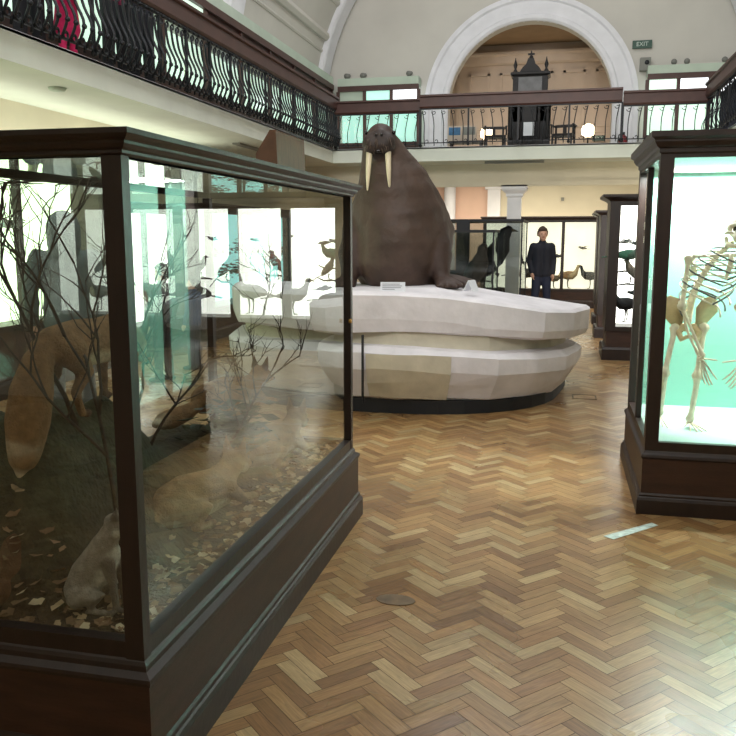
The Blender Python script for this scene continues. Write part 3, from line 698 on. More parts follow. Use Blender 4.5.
# ribs
for i in range(11):
    t=.30+.62*i/10; p=spine_at(t); w=(.06+.085*math.sin(PI*(.2+.62*(1-i/10))))
    for sg in (-1,1):
        pts=[];q=12; full=1.0 if i>2 else .62
        for k in range(q+1):
            a=PI*full*k/q
            pts.append(tuple(p+Vector((sg*w*1.1*math.sin(a)+.03*k/q,-w*1.05*(1-math.cos(a)),-(.15-.006*i)*(k/q)**1.1+.03*math.sin(a)))))
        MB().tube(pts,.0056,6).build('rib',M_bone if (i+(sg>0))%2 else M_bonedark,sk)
stn=MB().tube([(1.0,Y0-.14,1.50),(.99,Y0-.17,1.44),(.97,Y0-.19,1.37)],[.014,.018,.010],8,dome=True); stn.build('sternum',M_bone,sk)
# pelvis wings
pv=MB()
for sg in (-1,1):
    rings=[]
    for k in range(9):
        t=k/8; a=R(200+150*t) if sg<0 else R(-20-150*t+0)
        c=Vector((.815,Y0,1.09))
        pass
    P=[(0,.0,-.05),(.03,-.01,-.01),(.025,-.03,.07),(.055,-.03,.115),(.10,.0,.13),(.145,.03,.105),(.15,.05,.05),(.10,.05,-.005),(.05,.03,-.05)]
    vs=[Vector((.805+sg*(p[0]*1.12+.005),Y0+p[1],1.085+p[2]*1.25)) for p in P]
    c=Vector((.805+sg*.085,Y0+.04,1.14))
    v2=[v+Vector((0,.014,0)) for v in vs]; n=len(vs)
    pv.add(vs+v2+[c,c+Vector((0,.014,0))],[(i,(i+1)%n,2*n) for i in range(n)]+[(n+(i+1)%n,n+i,2*n+1) for i in range(n)]+[(i,n+i,n+(i+1)%n,(i+1)%n) for i in range(n)],True)
    pv.tube([(.805+sg*.03,Y0,1.06),(.805+sg*.06,Y0-.02,1.02),(.805+sg*.045,Y0-.05,.98),(.805+sg*.01,Y0-.06,1.0)],[.018,.022,.018,.012],8,dome=True)
pv.build('pelvis',mat('tan_bone',rgb(214,188,146),.55,.14,14,.15),sk)
# arms and legs (left and right of the body)
bone('humerus',(.775,Y0-.05,1.475),(.745,Y0-.1,1.19),.014,1.9)
bone('radius',(.745,Y0-.1,1.185),(.865,Y0-.2,.905),.009,1.7)
bone('ulna',(.755,Y0-.08,1.185),(.845,Y0-.17,.91),.008,1.6,mid=(-.02,.0,0))
bone('humerus',(1.13,Y0-.05,1.475),(1.065,Y0-.12,1.19),.014,1.9)
bone('radius',(1.065,Y0-.12,1.185),(1.085,Y0-.22,.905),.009,1.7)
bone('ulna',(1.085,Y0-.1,1.185),(1.10,Y0-.2,.91),.008,1.6,mid=(.018,0,0))
bone('clavicle',(.80,Y0-.05,1.49),(.99,Y0-.13,1.50),.008,1.4)
bone('clavicle',(1.12,Y0-.05,1.49),(1.02,Y0-.13,1.50),.008,1.4)
for x,sg in ((.80,-1),(1.12,1)):
    P=[(x,Y0,1.50),(x-sg*.02,Y0+.05,1.52),(x-sg*.05,Y0+.09,1.38),(x-sg*.0,Y0+.06,1.36)]
    MB().loft([[Vector(p) for p in P],[Vector(p)+Vector((0,.012,0)) for p in P]],smooth=False).build('scapula',M_bone,sk)
def hand(base,dirs,name='hand'):
    mb=MB(); b=Vector(base)
    for i in range(5): mb.ball(tuple(b+Vector((random.uniform(-.018,.018),random.uniform(-.01,.01),random.uniform(-.012,.012)))),.0105,8,6)
    for d,l,c in dirs:
        d=Vector(d).normalized(); c=Vector(c); p=b; pts=[tuple(p)]
        for k,f in enumerate((.4,.28,.2,.12)):
            p=p+(d+c*(k*.5)).normalized()*l*f; pts.append(tuple(p))
        mb.tube(pts,[.0062,.0055,.005,.0045,.003],6,dome=True)
    mb.build(name,M_bone,sk)
hand((.862,Y0-.2,.885),[((.5,-.2,-.7),.15,(.1,0,-.1)),((.3,-.2,-.9),.17,(.2,0,-.1)),((.15,-.2,-.95),.17,(.3,0,0)),((.0,-.1,-.95),.16,(.35,0,.05)),((.95,.1,-.1),.09,(0,0,0))])
hand((1.085,Y0-.21,.885),[((-.35,-.2,-.9),.17,(-.5,0,-.1)),((-.2,-.2,-.95),.18,(-.5,0,-.1)),((-.05,-.2,-.98),.19,(-.6,0,0)),((-.5,-.1,-.8),.16,(-.4,0,0)),((-.9,.0,-.15),.11,(0,0,0))])
bone('femur',(.725,Y0+.0,1.04),(.665,Y0-.12,.775),.017,1.8)
bone('tibia',(.665,Y0-.12,.765),(.665,Y0+.02,.50),.014,1.8)
bone('fibula',(.68,Y0-.10,.755),(.68,Y0+.03,.50),.007,1.5)
bone('femur',(.895,Y0+.0,1.05),(.865,Y0-.06,.755),.017,1.8)
bone('tibia',(.865,Y0-.06,.745),(.845,Y0-.02,.475),.014,1.8)
bone('fibula',(.882,Y0-.04,.74),(.862,Y0+.0,.475),.007,1.5)
hand((.845,Y0-.02,.455),[((.25,-1,-.3),.13,(0,0,-.05)),((.5,-.9,-.3),.14,(0,0,-.05)),((.75,-.7,-.3),.14,(0,0,-.05)),((-.1,-1,-.3),.12,(0,0,-.05)),((-.5,-.7,-.25),.08,(0,0,0)),((0,1,-.4),.06,(0,0,0))],'foot')
hand((.665,Y0+.03,.48),[((.1,-1,-.4),.13,(0,0,-.05)),((.3,-.9,-.4),.14,(0,0,-.05)),((-.2,-.9,-.4),.14,(0,0,-.05)),((-.6,-.6,-.3),.08,(0,0,0)),((0,1,-.4),.06,(0,0,0))],'foot')
# skull: cranium, muzzle, sockets
skl=MB(); skl.ball((1.045,Y0-.03,1.66),(.062,.075,.058),14,10); skl.tube([(1.04,Y0-.09,1.635),(1.035,Y0-.16,1.60)],[.045,.036],10,dome=True)
skl.tube([(.995,Y0-.1,1.675),(1.04,Y0-.12,1.685),(1.085,Y0-.1,1.675)],[.012,.014,.012],8,dome=True)
for sg in (-1,1): skl.tube([(1.04+sg*.06,Y0-.02,1.63),(1.04+sg*.065,Y0-.09,1.635),(1.04+sg*.035,Y0-.12,1.63)],.009,7)
so=skl.build('skull',M_bone,sk)
skj=MB().tube([(1.09,Y0-.02,1.60),(1.085,Y0-.04,1.565),(1.06,Y0-.15,1.555),(1.035,Y0-.175,1.553),(1.01,Y0-.15,1.555),(.99,Y0-.04,1.565),(.985,Y0-.02,1.60)],.013,8,dome=True).build('jaw',M_bone,sk)
for sg in (-1,1): MB().ball((1.04+sg*.024,Y0-.122,1.655),.016,10,8).build('eye_socket',M_dark,so)

# ------------------------------------------------------------------ iceberg
IX,IY=-1.62,8.92
ib=thing('plaster_iceberg','large white plaster ice floe on a black base under the walrus','plinth',(IX,IY,0))
def outline(a,rx,ry,seed,amp):
    p=Vector((math.cos(a)*1.6,math.sin(a)*1.6,seed))
    k=1+amp*noise.noise(p)+amp*.5*noise.noise(p*2.3)
    c,s_=math.cos(a),math.sin(a)
    e=(abs(c)**2.5+abs(s_)**2.5)**(-1/2.5)
    return (IX+rx*k*c*e,IY+ry*k*s_*e)
def slab(rows,seed,amp,n=46,a0=None,a1=None,off=0):
    """rows: (scale, z, jitter)"""
    rings=[]
    full=a0 is None
    for ri,(sc_,z,j) in enumerate(rows):
        ring=[]
        for i in range(n if full else n+1):
            a=2*PI*i/n if full else a0+(a1-a0)*i/n
            x,y=outline(a,1.72*sc_+off,1.68*sc_+off,seed,amp)
            dz=z/1.1*(-.19*min(max((x+1.15)/1.25,0),1)-.13*min(max((y-8.5)/1.8,0),1))
            ring.append((x,y,z+dz+j*noise.noise(Vector((x*1.3,y*1.3,seed+ri*3.1)))*1.0))
        rings.append(ring)
    return rings
MB().loft(slab([(1.0,0,0),(1.0,.13,.0)],2,.03),smooth=False).build('base',M_black,ib)
low_rows=[(.96,.11,.0),(1.0,.15,.05),(1.05,.30,.05),(1.08,.42,.05),(1.085,.57,.03),(1.05,.625,.03),(.9,.65,.02)]
top_rows=[(.88,.73,.02),(1.02,.75,.05),(1.075,.775,.05),(1.09,.86,.05),(1.095,1.085,.02),(1.075,1.12,.02),(.8,1.125,.03),(.45,1.12,.03),(.1,1.12,.02)]
MB().loft(slab(low_rows,5,.06,26),smooth=False).build('lower_slab',M_ice,ib)
MB().loft(slab([(.99,.58,.0),(.985,.78,.0)],5,.06,26),smooth=False).build('neck',M_beige,ib)
MB().loft(slab(top_rows,9,.07,26),smooth=False).build('upper_slab',M_ice,ib)
ap=MB().loft(slab(low_rows[1:5],5,.06,10,R(-91),R(-68),.014),closed=False,smooth=False).build('beige_panel',M_beige,ib); ap['label']='beige panel'  # beige facing over part of the lower slab front
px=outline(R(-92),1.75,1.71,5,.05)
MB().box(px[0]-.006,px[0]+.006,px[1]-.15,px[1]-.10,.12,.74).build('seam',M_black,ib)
def card(label,loc,rotz,w,h,tilt):
    root=thing('sign_card',label,'sign',loc,rotz)
    M=Matrix.Rotation(tilt,4,'X')
    cd_=MB().box(-w/2,w/2,-.006,.006,0,h).xf(M).build('card',M_paper,root,local=True)
    mb=MB()
    for i,l in enumerate((.7,.8,.75,.5)):
        z=h*(.78-.16*i); mb.box(-w*.42,-w*.42+w*l,-.009,-.0065,z,z+h*.05)
    mb.xf(M).build('printed_lines',M_ink,cd_,local=True)
    return root
card('white rectangular sign card standing on the ice below the walrus',(-1.46,7.32,1.1),R(8),.225,.10,R(-14))
tb=thing('table_tent','small white folded tent card at the right edge of the ice','sign',(-.78,7.62,1.11),R(60))
MB().loft([[(-.05,-.055,0),(-.05,-.005,.10),(.05,-.005,.10),(.05,-.055,0)],[(-.05,-.047,0),(-.05,-.001,.092),(.05,-.001,.092),(.05,-.047,0)]],smooth=False).build('card',M_paper,tb,local=True)
MB().loft([[(-.05,.055,0),(-.05,.002,.10),(.05,.002,.10),(.05,.055,0)],[(-.05,.047,0),(-.05,.000,.092),(.05,.000,.092),(.05,.047,0)]],smooth=False).build('card',M_paper,tb,local=True)

# ------------------------------------------------------------------ walrus
WX,WY,WZ=-1.62,8.35,1.10
wr=thing('walrus','huge brown stuffed walrus with long cream tusks sitting on the ice','walrus',(WX,WY,WZ),R(9))
b1=rgb(72,55,46); b2=rgb(62,45,38); b3=rgb(48,36,32); b4=rgb(108,80,62)
WC=[([(.02,.25,.30),(.02,.12,.45),(.0,.02,.78),(-.06,-.06,1.08),(-.13,-.12,1.30)],[.54,.56,.49,.36,.235],b1),
    ([(.14,.2,.5),(.10,.12,.8)],[.46,.37],b1),
    ([(.02,.5,.28),(.2,1.0,.22),(.3,1.4,.14)],[.44,.36,.2],b2),
    ([(0,-.1,.28),(0,-.14,.55)],[.42,.40],b1),
    ([(-.13,-.14,1.28),(-.155,-.2,1.43)],[.205,.165],b2),
    ([(-.16,-.2,1.44),(-.165,-.27,1.46)],[.155,.145],b2),
    ([(-.235,-.37,1.40),(-.225,-.385,1.375)],[.105,.10],b3),([(-.105,-.37,1.40),(-.115,-.385,1.375)],[.105,.10],b3),
    ([(-.165,-.40,1.465),(-.165,-.42,1.45)],[.07,.06],b3),
    ([(-.165,-.30,1.29)],[.085],b3),
    # front flippers
    ([(.33,-.02,.58),(.42,-.16,.30),(.46,-.26,.10)],[.20,.155,.085],b2),
    ([(-.36,-.02,.58),(-.45,-.16,.30),(-.46,-.26,.10)],[.20,.155,.085],b2),
    # hind flippers
    ]
for sx in (1,-1):
    for k,a in enumerate((-26,-10,6,22,38)):
        an=R(-90+sx*(a+18)); L=(.30,.34,.34,.30,.24)[k]; bx,by=sx*.46,-.24
        WC.append(([(bx,by,.06),(bx+L*.55*math.cos(an),by+L*.55*math.sin(an),.045),(bx+L*math.cos(an),by+L*math.sin(an),.03)],[.075,.055,.026],b2))
for k,a in enumerate((-40,-24,-8,8)):
    an=R(a); WC.append(([(.36,.1,.06),(.36+.28*math.cos(an),.1+.28*math.sin(an),.05),(.36+.46*math.cos(an),.1+.46*math.sin(an),.03)],[.09,.06,.03],b2))
def wwarp(co):
    n_=noise.noise(co*3.0)*.018+noise.noise(co*8)*.008
    w=math.sin(co.z*34+noise.noise(co*2)*3)*.004 if .35<co.z<1.25 else 0
    d=Vector((co.x,co.y-.1,0)); d=d.normalized() if d.length>1e-4 else Vector((0,0,0))
    c=co+d*(n_+w)
    if c.z<0.0: c.z=0.0
    return c
remeshed('body',chains_mb(WC,16),M_hide,.022,wr,6,WC,warp=wwarp)
for sx in (-1,1):
    x=-.17+sx*.088
    pts=[(x+sx*.02*t,-.385+.03*t-.05*math.sin(PI*t*.7),1.34-.39*t) for t in [i/8 for i in range(9)]]
    MB().tube(pts,[.030,.030,.029,.027,.025,.022,.018,.013,.007],10,dome=True).build('tusk',M_tusk,wr,local=True)
    MB().ball((-.165+sx*.135,-.30,1.50),.020,10,8).build('eye',M_dark,wr,local=True)
    MB().ball((-.165+sx*.026,-.475,1.462),.013,8,6).build('nostril',M_dark,wr,local=True)
wk=MB(); rw=random.Random(2)
for i in range(36):
    sx=rw.choice((-1,1)); p=Vector((-.17+sx*.07+rw.uniform(-.065,.065),-.475+rw.uniform(0,.02),1.385+rw.uniform(-.06,.05)))
    wk.tube([tuple(p),tuple(p+Vector((sx*.012,-.02,-.05)))],[.0022,.001],4)
tag(wk.build('whiskers',mat('whisker',rgb(96,78,64),.5,.1,10),wr,local=True),None,kind='stuff')
mo=MB().tube([(-.24,-.40,1.30),(-.17,-.43,1.315),(-.10,-.40,1.30)],[.014,.024,.014],8,dome=True).build('mouth',M_dark,wr,local=True)

# ------------------------------------------------------------------ glass case with large dark birds (mid distance)
def vitrine(label,x0,x1,y0,y1,zt,zb=.4,bar=.025):
    root=thing('glass_vitrine',label,'display case',((x0+x1)/2,(y0+y1)/2,0))
    MB().box(x0,x1,y0,y1,0,zb).build('base',M_black,root)
    for x in (x0,x1-bar):
        for y in (y0,y1-bar): MB().box(x,x+bar,y,y+bar,zb,zt-.03).build('post',M_black,root)
    MB().box(x0-.015,x1+.015,y0-.015,y1+.015,zt-.04,zt).build('lid',M_black,root)
    for a,b in (((x0,y0+.01),(x1,y0+.01)),((x1-.01,y0),(x1-.01,y1)),((x0,y1-.01),(x1,y1-.01)),((x0+.01,y0),(x0+.01,y1))):
        MB().quad((a[0],a[1],zb),(b[0],b[1],zb),(b[0],b[1],zt-.04),(a[0],a[1],zt-.04)).build('glass_pane',M_glassv,root)
    return root
M_glassv=glass_mat('dim_vitrine_glass',0.06,0.5,3.2,(.74,.78,.77,1))
vitrine('tall black framed glass case of large birds right of the walrus',-2.45,-.62,14.4,16.6,1.89)
vitrine('lower black framed glass case of grey birds just right of the walrus',-2.3,-.98,12.9,13.9,1.70)
tag(MB().box(-1.72,-1.5,14.15,14.25,0,1.86).build('information_panel',M_black),'narrow black upright panel between the two glass bird cases','panel')

# birds ------------------------------------------------------
def bird(label,loc,rotz,s,body,wing,pose='ground',beak=None,group=None,legcol=None,tail=1.0,name='mounted_bird'):
    key=lambda c:'plumage_%02x%02x%02x'%c
    mb_=mat(key(body),rgb(*body),.7,.2,30,.2,bscale=90); mw=mat(key(wing),rgb(*wing),.65,.25,30,.2,bscale=90)
    mk=mat(key(beak or (70,60,46)),rgb(*(beak or (70,60,46))),.5,.1,10)
    root=thing(name,label,'bird',loc,rotz,group); root.scale=(s,s,s)
    if pose=='ground':
        P=[(-.30,.34),(-.20,.36),(-.05,.36),(.08,.37),(.16,.42),(.20,.50),(.22,.57),(.24,.62),(.275,.63)]; Rr=[.035,.085,.125,.12,.085,.05,.042,.05,.036]; bk=((.285,.625),(.36,.605)); tl=((-.26,.35),(-.62*tail,.30)); wg=(-.08,.38,14); hip=(-.02,.28)
    elif pose=='perch':
        P=[(-.20,.12),(-.13,.20),(-.03,.32),(.05,.43),(.08,.52),(.10,.58),(.13,.60)]; Rr=[.03,.075,.115,.10,.062,.062,.045]; bk=((.16,.60),(.23,.585)); tl=((-.17,.16),(-.42*tail,-.14*tail)); wg=(-.08,.28,52); hip=(.0,.16)
    else: # flying
        P=[(-.25,.30),(-.12,.32),(.02,.33),(.14,.34),(.2,.35),(.25,.36)]; Rr=[.02,.06,.08,.06,.05,.04]; bk=((.28,.36),(.35,.35)); tl=((-.22,.30),(-.5*tail,.27)); wg=None; hip=None
    MB().tube([(x,0,z) for x,z in P],Rr,12,ref=(0,1,0),dome=True).build('body',mb_,root,local=True)
    t=MB(); (ax,az),(bx_,bz)=tl
    t.tube([(ax,0,az),((ax+bx_)/2,0,(az+bz)/2),(bx_,0,bz)],[.04,.05,.06],8,ref=(0,1,0),ry=.22).build('tail',mw,root,local=True)
    if wg:
        for sg in (-1,1):
            m=MB().ball((0,0,0),(.20,.03,.09),12,8).xf(Matrix.Translation((wg[0],sg*.10,wg[1]))@Matrix.Rotation(R(-wg[2]),4,'Y')@Matrix.Rotation(sg*R(-8),4,'Z'))
            m.build('wing',mw,root,local=True)
    else:
        for sg in (-1,1):
            MB().tube([(.03,sg*.05,.35),(.06,sg*.25,.42),(-.05,sg*.55,.40)],[.09,.075,.02],10,ref=(1,0,0),ry=.16).build('wing',mw,root,local=True)
    MB().tube([(bk[0][0],0,bk[0][1]),(bk[1][0],0,bk[1][1])],[.020,.004],8,dome=True).build('beak',mk,root,local=True)
    if hip:
        for sg in (-1,1):
            l=MB().tube([(hip[0],sg*.05,hip[1]),(hip[0]-.02,sg*.05,hip[1]*.5),(hip[0],sg*.05,.012)],[.022,.011,.010],6)
            for d in (-.5,0,.5): l.tube([(hip[0],sg*.05,.01),(hip[0]+.07*math.cos(d),sg*.05+.07*math.sin(d),.008)],[.009,.005],5)
            l.build('leg',mk,root,local=True)
    return root
BK=(26,26,32); GY=(128,120,112); BR=(112,86,64)
# end case
E_=19.2
bird('black fowl standing on the floor of the end case, right hand pane',(.68,E_,.43),R(178),.78,BK,(20,20,26))
bird('pale brown fowl beside the black fowl in the end case',(.24,E_,.43),R(4),.8,(180,160,128),(160,126,90))
bird('small dark swift flying in the middle pane of the end case',(-.02,E_,1.0),R(30),.45,BK,BK,'fly')
bird('grey bird flying highest in the end case above the fowls',(.52,E_,1.2),R(140),.4,GY,GY,'fly')
bird('low grey ground bird by the man in the end case',(-.08,E_,.43),R(10),.6,(120,108,90),(96,84,70))
bird('big black bird with reddish brown neck left of the man',(-.72,E_+.05,.43),R(5),.9,(40,34,34),(30,26,28),beak=(150,90,60))
bird('tiny dark bird flying by the left post of the end case',(-1.2,E_,1.35),R(200),.35,BK,BK,'fly')
# the bird case right of the aisle
G_=11.42
def shelf(label,x,y,z,w): return tag(MB().box(x-w/2,x+w/2,y-.08,y+.17,z-.015,z).build('shelf',M_caseflr),label,'shelf')
bird('green backed pigeon perched on a branch in the aisle bird case',(.90,G_,1.16),R(0),.56,(52,72,60),(40,96,74),'ground',tail=1.0)
bird('long tailed brown bird arching down below the green pigeon',(.93,G_,.99),R(168),.5,(120,104,90),(92,82,74),'perch',tail=2.2)
bird('dark bird with spread wings below the arching brown bird',(1.02,G_,.72),R(170),.42,(50,50,54),(40,40,46),'fly')
bird('black grouse like bird standing on the floor of the aisle bird case',(.88,G_,.47),R(195),.68,(24,24,30),(18,18,24))
bird('grey small bird flying near the top of the aisle bird case',(.84,G_,1.42),R(20),.35,(150,146,146),(120,118,120),'fly')
bird('grey small bird flying beside its neighbour near the case top',(1.0,G_,1.40),R(160),.33,(110,110,114),(90,90,96),'fly')
for i,(x,z,s,pose,cb,cw,lab) in enumerate((
   (1.75,1.05,.55,'perch',(110,50,50),(60,40,46),'red headed dark bird perched in the second pane of the aisle case'),
   (1.45,.47,.8,'ground',(170,164,156),(140,134,128),'pale ground bird in the second pane of the aisle case'),
   (2.15,.47,.9,'ground',(190,186,180),(150,146,140),'large pale grey bird in the third pane of the aisle case'),
   (2.5,.95,.6,'perch',(80,76,74),(60,58,58),'grey brown bird perched in the third pane of the aisle case'),
   (3.0,.47,.8,'ground',(90,84,80),(70,64,62),'dark ground bird in the last pane of the aisle case'),
   (2.9,1.0,.5,'perch',(60,56,56),(46,44,46),'slim dark bird perched in the last pane of the aisle case'),
   (2.7,1.45,.35,'fly',(70,66,66),(60,58,60),'dark bird flying in the last pane of the aisle case'),
   (1.55,1.5,.3,'fly',(60,58,60),(50,48,52),'tiny bird flying in the second pane of the aisle case'),
   (2.05,1.45,.3,'fly',(90,86,86),(80,76,78),'tiny grey bird flying in the third pane of the aisle case'))):
    bird(lab,(x,G_,z),R(160 if i%2 else 20),s,cb,cw,pose)
mt=thing('bird_tree','feathery bare tree full of small birds in the aisle case','tree',(1.98,G_+.1,.44))
bt_=branchy(17,(1.98,G_+.1,.44),(0,0,1),.75,3,.018,.75,bounds=False); bt_.v=[Vector((p.x,min(max(p.y,11.2),11.72),min(p.z,1.93))) for p in bt_.v]
bt_.build('branches',M_twig,mt)
# perches under the perched birds
for (x,z,l) in ((.93,.99,'brown'),(1.75,1.05,'short'),(2.5,.95,'grey'),(2.9,1.0,'slim'),(.90,1.16,'bent')):
    tag(MB().tube([(x-.16,G_+.02,z-.03),(x-.05,G_,z-.012),(x+.08,G_,z-.02),(x+.2,G_+.04,z+.03)],[.010,.013,.012,.007],7).tube([(x+.05,G_,z-.02),(x+.08,G_+.34,z-.04)],.01,6).build('perch_branch',M_twig),
        {'brown':'branch under the arching long tailed bird','short':'branch under the red headed bird','grey':'branch under the grey brown perched bird','slim':'branch under the slim dark bird','bent':'branch under the green backed pigeon'}[l],'branch')
# vitrine birds
bird('large grey stork like bird in the lower glass case',(-1.78,13.25,.4),R(-172),1.1,(150,150,150),(112,114,116))
bird('dark brown bird of prey upright in the lower glass case',(-1.25,13.35,.66),R(-60),1.3,(70,64,60),(52,50,50),'perch')
bird('tall black bird with raised head in the tall glass case',(-1.1,15.0,.66),R(-20),1.75,(40,40,46),(34,34,38),'perch')
tag(MB().lathe([(.2,0),(.16,.1),(.14,.26),(.02,.26)],(-1.1,15.0,.4)).build('stump',M_twig),'dark stump under the tall black bird','stump')
bird('dark bird standing at the left of the tall glass case',(-1.95,15.3,.4),R(200),1.2,(60,60,64),(44,46,50))
tag(MB().lathe([(.14,0),(.12,.1),(.13,.25),(0.02,.25)],(-1.25,13.35,.4)).build('stump',M_twig),'short dark stump under the brown bird of prey','stump')
# left wall case specimens
bird('pale bird perched in the tall bright case on the left wall',(-5.6,6.9,1.35),R(-88),.9,(150,146,120),(120,116,96),'perch')
bird('dark bird with open wings in the tall bright case on the left wall',(-5.58,7.6,1.55),R(0),.55,(90,90,80),(70,70,64),'fly')
bird('large pale bird on the floor of the tall bright left wall case',(-5.58,8.3,.74),R(-92),1.1,(160,160,140),(130,130,112))
for k,(y,z,s,lab) in enumerate(((12.5,.55,1.0,'bushy dark tree nearest in the teal case'),(14.0,.55,1.1,'bushy dark tree in the middle of the teal case'),(15.8,.55,1.0,'bushy dark tree farthest in the teal case'))):
    t=thing('diorama_tree',lab,'tree',(-5.5,y,.46))
    MB().tube([(-5.5,y,.46),(-5.49,y+.04,.9),(-5.5,y,1.3*s)],[.05,.04,.02],8).build('trunk',M_twig,t)
    rg=random.Random(k+40); f=MB()
    for i in range(7):
        c=(-5.5+rg.uniform(-.08,.08),y+rg.uniform(-.45,.45),1.0+rg.uniform(-.15,.5))
        l=leafy(100+k*10+i,c,.2,110,.05,.5); f.v+= l.v; 
        o=len(f.v)-len(l.v); f.f+=[[q+o for q in ff] for ff in l.f]; f.sm+=l.sm; f.c+=l.c
    f.v=[Vector((min(max(p.x,-5.77),-5.3),p.y,min(p.z,1.9))) for p in f.v]
    f.build('foliage',M_leaf,t)

# ------------------------------------------------------------------ people
def person(label,loc,rotz,s,jacket,trousers,hair,pose='stand',hood=False,long_hair=False,skirt=False):
    root=thing('person',label,'person',loc,rotz); root.scale=(s,s,s)
    sk_=M_skin
    mj=mat('cloth_%02x%02x%02x'%jacket,rgb(*jacket),.8,.12,8,.15,bscale=50); mt_=mat('cloth_%02x%02x%02x'%trousers,rgb(*trousers),.8,.12,8,.15,bscale=50)
    mh=mat('hair_%02x%02x%02x'%hair,rgb(*hair),.6,.2,30,.3)
    arms={'stand':[((-.20,0,1.41),(-.275,.03,1.15),(-.27,-.05,.90)),((.20,0,1.41),(.275,.03,1.15),(.27,-.05,.90))],
          'rail':[((-.20,0,1.41),(-.26,-.12,1.18),(-.2,-.32,1.12)),((.20,0,1.41),(.26,-.12,1.18),(.2,-.32,1.12))],
          'behind':[((-.165,0,1.41),(-.225,.06,1.15),(-.19,-.04,.93)),((.165,0,1.41),(.215,.04,1.15),(.20,-.05,.91))]}[pose]
    c=(1,1,1,1); C=[]
    C+= [([(0,-.005,1.65)],[.084],c),([(0,.04,1.665)],[.086],c),([(0,-.02,1.61),(0,-.04,1.565)],[.078,.062],c),([(0,-.06,1.545)],[.038],c),
         ([(0,-.098,1.635),(0,-.115,1.60)],[.013,.018],c),([(0,.015,1.40),(0,.01,1.56)],[.062,.056],c),
         ([(-.082,.02,1.605),(-.085,.022,1.635)],[.014,.016],c),([(.082,.02,1.605),(.085,.022,1.635)],[.014,.016],c)]
    C+= [([(-.07,0,1.36),(-.06,0,1.1),(-.07,0,.95)],[.10,.095,.10],c),([(.07,0,1.36),(.06,0,1.1),(.07,0,.95)],[.10,.095,.10],c),
         ([(-.09,0,.92),(-.11,-.01,.5),(-.135,.01,.09)],[.085,.055,.04],c),([(.09,0,.92),(.11,-.01,.5),(.135,.01,.09)],[.085,.055,.04],c)]
    for a in arms:
        C.append(([a[0],a[1],a[2]],[.052,.042,.03],c))
        w=Vector(a[2]); d=(w-Vector(a[1])).normalized(); sd=Vector((0,1,0)) if abs(d.y)<.7 else Vector((1,0,0)); 
        sgx=-1 if a[0][0]<0 else 1
        C.append(([tuple(w),tuple(w+d*.085)],[.032,.036],c))
        for k in range(4):
            b=w+d*.09+sd*(.024-.016*k); l=(.07,.078,.072,.056)[k]
            C.append(([tuple(b),tuple(b+d*l*.55),tuple(b+d*l*.9+Vector((-sgx*.02,-.012,0)))],[.0095,.009,.0075],c))
        b=w+d*.035-sd*.0+Vector((0,-.03,0)); C.append(([tuple(b),tuple(b+d*.03+Vector((-sgx*.008,-.02,0))),tuple(b+d*.06+Vector((-sgx*.012,-.022,0)))],[.012,.0105,.009],c))
    remeshed('body',chains_mb(C),sk_,.011,root,2)
    J=[]
    J+= [([(-.075,0,1.38),(-.075,0,1.1),(-.078,0,.88)],[.108,.104,.115],c),([(.075,0,1.38),(.075,0,1.1),(.078,0,.88)],[.108,.104,.115],c),([(-.11,0,1.405),(.11,0,1.405)],[.072,.072],c),([(0,.01,1.42),(0,.012,1.49)],[.085,.075],c)]
    for a in arms:
        e=Vector(a[2]); J.append(([a[0],a[1],tuple(e)],[.078,.066,.052],c))
    if hood: J+= [([(0,.05,1.5),(0,.04,1.66)],[.13,.135],c)]
    remeshed('jacket',chains_mb(J),mj,.016,root,3)
    T=[([(-.08,0,.90),(-.11,-.01,.5),(-.135,.0,.09)],[.106,.076,.064],c),([(.08,0,.90),(.11,-.01,.5),(.135,.0,.09)],[.106,.076,.064],c)]
    if skirt: T=[([(0,0,.95),(0,0,.5)],[.17,.23],c)]+T
    remeshed('trousers',chains_mb(T),mt_,.016,root,2)
    for sg in (-1,1):
        remeshed('shoe',chains_mb([([(sg*.135,.05,.045),(sg*.137,-.05,.045),(sg*.142,-.15,.035)],[.045,.046,.035],c)]),M_black,.012,root,1,warp=lambda q:Vector((q.x,q.y,max(q.z,0))))
        MB().ball((sg*.032,-.083,1.64),(.012,.008,.007),8,6).build('eye',M_dark,root,local=True)
    MB().tube([(-.024,-.096,1.572),(0,-.101,1.570),(.024,-.096,1.572)],[.004,.006,.004],6,dome=True).build('mouth',mat('lips',rgb(160,96,88),.5,.05,8),root,local=True)
    if not hood:
        Hc=[([(0,.04,1.69)],[.093],c),([(0,-.035,1.725),(0,.04,1.725)],[.055,.068],c),([(-.045,-.045,1.715),(.045,-.045,1.72)],[.035,.035],c),([(-.07,.02,1.68),(-.075,.05,1.62)],[.035,.03],c),([(.07,.02,1.68),(.075,.05,1.62)],[.035,.03],c),([(0,.09,1.64),(0,.085,1.57)],[.055,.04],c)]
        if long_hair: Hc+= [([(-.07,.05,1.64),(-.09,.06,1.42)],[.05,.05],c),([(.07,.05,1.64),(.09,.06,1.42)],[.05,.05],c),([(0,.09,1.6),(0,.1,1.36)],[.07,.06],c)]
        remeshed('hair',chains_mb(Hc),mh,.012,root,2)
    return root
person('man in dark navy jacket and blue jeans standing before the end bird case',(-.31,15.9,0),R(10),1.0,(28,30,42),(36,42,64),(64,46,36),'behind')
person('hooded visitor in grey coat seen through the front of the fox case',(-3.95,6.05,0),R(215),1.02,(70,84,84),(60,66,70),(40,34,30),'stand',hood=True)
person('visitor with dark hair seen through the long glass near the corner post',(-4.25,8.3,0),R(-100),.74,(60,62,66),(50,50,58),(34,28,26),'stand')
person('child in blue top with dark hair facing the left wall case',(-4.3,9.2,0),R(-90),.64,(48,66,104),(44,46,60),(30,26,26),'stand')
